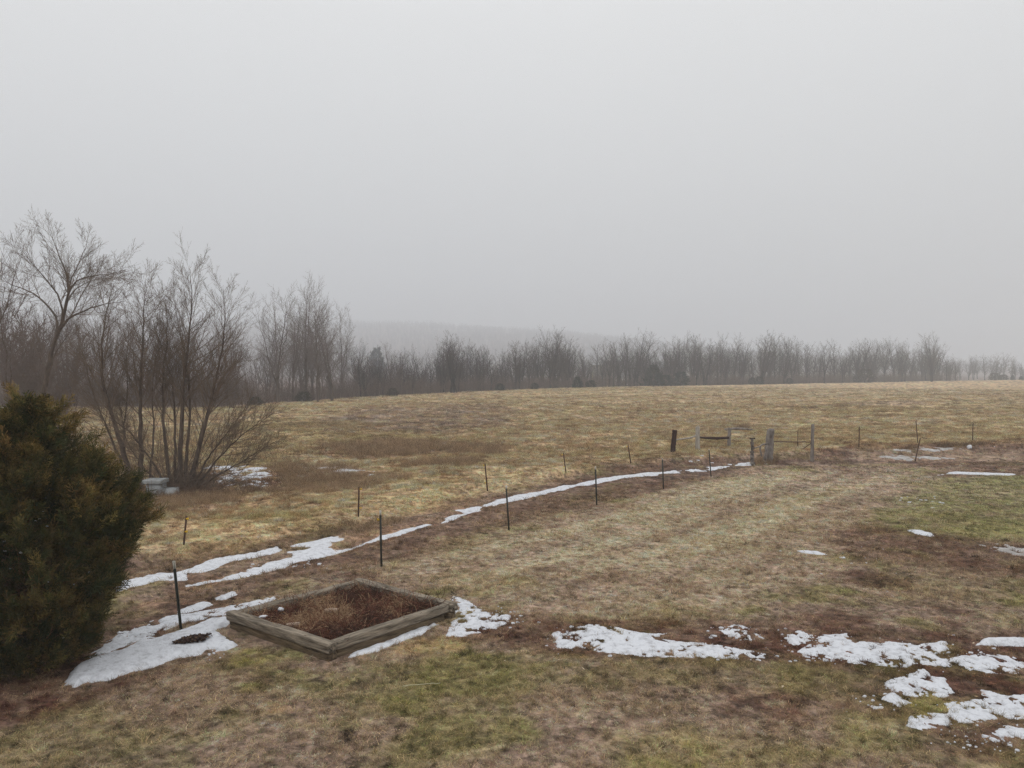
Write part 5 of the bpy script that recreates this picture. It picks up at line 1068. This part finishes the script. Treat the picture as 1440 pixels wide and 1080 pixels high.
# ================================================================== FAR HOUSES
def house(u, y, ridge_v, w, d, wall_h, wallc, roofc, rz, lab):
    x = (u - CX) / F * y; z = Hs(x, y); zr = CAMH - (ridge_v - HV) / F * y - z; root = empty('house', (x, y, z), rz); tag(root, lab, 'house', 'pale houses beyond the tree line')
    mw = noise_mat('siding', wallc, tuple(min(255, c + 10) for c in wallc), .4, bump=0); mr = noise_mat('roof_shingle', roofc, tuple(min(255, c + 12) for c in roofc), .6, bump=0)
    b = MB(); V = [(-w / 2, -d / 2, -.5), (w / 2, -d / 2, -.5), (w / 2, d / 2, -.5), (-w / 2, d / 2, -.5), (-w / 2, -d / 2, wall_h), (w / 2, -d / 2, wall_h), (w / 2, d / 2, wall_h), (-w / 2, d / 2, wall_h), (-w / 2, 0, zr - .15), (w / 2, 0, zr - .15)]
    b.add(V, [(0, 1, 5, 4), (2, 3, 7, 6), (1, 2, 6, 5), (3, 0, 4, 7)], [(5, 6, 9), (7, 4, 8)]); b.build('wall', mw, root, False)
    b = MB(); e = .4; s = (zr - wall_h) / (d / 2); lo = wall_h - e * s
    for sg in (-1, 1): b.add([(-w / 2 - e, sg * (d / 2 + e), lo), (w / 2 + e, sg * (d / 2 + e), lo), (w / 2 + e, 0, zr), (-w / 2 - e, 0, zr), (-w / 2 - e, sg * (d / 2 + e), lo + .2), (w / 2 + e, sg * (d / 2 + e), lo + .2), (w / 2 + e, 0, zr + .2), (-w / 2 - e, 0, zr + .2)], [(0, 1, 2, 3)[::sg], (4, 5, 6, 7)[::-sg], (0, 1, 5, 4), (1, 2, 6, 5), (0, 3, 7, 4)])
    b.build('roof', mr, root, False); mg = noise_mat('window_dark', (58, 62, 68), (74, 78, 84), 1, rough=.2, bump=0)
    for wx in (-w * .3, 0, w * .3):
        b = MB(); b.add(*boxV(wx - .5, wx + .5, -d / 2 - .03, -d / 2 + .05, 1.0, 2.2)); b.build('window', mg, root, False)
house(866, 345, 507.5, 13, 8, 3.6, (214, 214, 210), (120, 120, 124), .25, 'white house glimpsed through bare trees left of the pointed evergreen')
house(931, 360, 509, 9, 7, 3.2, (206, 206, 202), (128, 128, 130), -.4, 'small white house glimpsed just above the pointed evergreen')
house(848, 300, 514, 8, 5, 3.0, (196, 182, 120), (110, 104, 92), .1, 'low yellowish shed glimpsed through trees left of the white house')

# ================================================================== AIR, SKY, LIGHT, CAMERA
HAZE_D = 0.00105; HAZE_TOP = 190.0
def haze():
    m = bpy.data.materials.new('fog'); m.use_nodes = True; nt = m.node_tree; nt.nodes.clear(); o = nt.nodes.new('ShaderNodeOutputMaterial'); v = nt.nodes.new('ShaderNodeVolumePrincipled')
    v.inputs['Color'].default_value = (.915, .947, .985, 1); v.inputs['Density'].default_value = HAZE_D; v.inputs['Anisotropy'].default_value = 0.0; nt.links.new(v.outputs[0], o.inputs['Volume'])
    V, Q = boxV(-2700, 2700, -2700, 2700, -16, HAZE_TOP); ob = link('haze', mesh('haze', V, Q, None, [m], False)); tag(ob, 'pale even winter fog filling the air over the field', 'haze', kind='stuff')
haze()
def sky():
    w = bpy.data.worlds.new('World'); S.world = w; w.use_nodes = True; nt = w.node_tree; N = nt.nodes.new; L = nt.links.new; bg = nt.nodes['Background']
    st = N('ShaderNodeTexSky'); st.sky_type = 'NISHITA'; st.sun_disc = False; st.sun_elevation = R(32); st.sun_rotation = R(150); st.dust_density = 6
    hs = N('ShaderNodeHueSaturation'); hs.inputs['Saturation'].default_value = .12; L(st.outputs[0], hs.inputs['Color'])
    tc = N('ShaderNodeTexCoord'); sp = N('ShaderNodeSeparateXYZ'); L(tc.outputs['Generated'], sp.inputs[0])
    cr = N('ShaderNodeValToRGB'); e = cr.color_ramp.elements; e[0].position = 0.0; e[0].color = (5.3, 5.5, 5.7, 1); e[1].position = 1.0; e[1].color = (10.2, 10.3, 10.4, 1)
    for p, c in ((.15, (5.8, 5.95, 6.1)), (.42, (7.3, 7.4, 7.5)), (.65, (9.2, 9.3, 9.4))):
        x = e.new(p); x.color = (*c, 1)
    n = N('ShaderNodeTexNoise'); n.inputs['Scale'].default_value = 1.6; n.inputs['Detail'].default_value = 3; L(tc.outputs['Generated'], n.inputs['Vector'])
    mr = N('ShaderNodeMapRange'); mr.inputs[3].default_value = -.05; mr.inputs[4].default_value = .05; L(n.outputs[0], mr.inputs[0]); ad = N('ShaderNodeMath'); L(sp.outputs['Z'], ad.inputs[0]); L(mr.outputs[0], ad.inputs[1]); L(ad.outputs[0], cr.inputs[0])
    mx = N('ShaderNodeMix'); mx.data_type = 'RGBA'; mx.inputs[0].default_value = .88; L(hs.outputs[0], mx.inputs[6]); L(cr.outputs[0], mx.inputs[7]); L(mx.outputs[2], bg.inputs['Color']); bg.inputs['Strength'].default_value = .123
    s = bpy.data.lights.new('sun', 'SUN'); s.energy = .5; s.angle = R(40); s.color = (1, .97, .93); o = bpy.data.objects.new('sun', s); COL.objects.link(o); o.rotation_euler = (R(50), 0, R(-35)); o.location = (0, 0, 200)
sky()
cam = bpy.data.cameras.new('camera'); co = bpy.data.objects.new('camera', cam); COL.objects.link(co); S.camera = co
cam.sensor_width = 36; cam.lens = 36 * F / 1440; cam.clip_end = 6000; cam.clip_start = .1; co.location = (0, 0, CAMH)
co.rotation_euler = (R(90) - math.atan((540 - HV) / F), 0, 0)
S.view_settings.view_transform = 'Standard'; S.view_settings.look = 'None'; S.view_settings.exposure = 0; S.view_settings.gamma = 1
cy = S.cycles; cy.max_bounces = 6; cy.diffuse_bounces = 3; cy.glossy_bounces = 2; cy.volume_bounces = 3; cy.transparent_max_bounces = 6; cy.use_denoising = True
try: cy.denoiser = 'OPENIMAGEDENOISE'; cy.denoising_prefilter = 'NONE'
except Exception: pass
cy.sample_clamp_indirect = 6
S.render.film_transparent = False
lap('end')
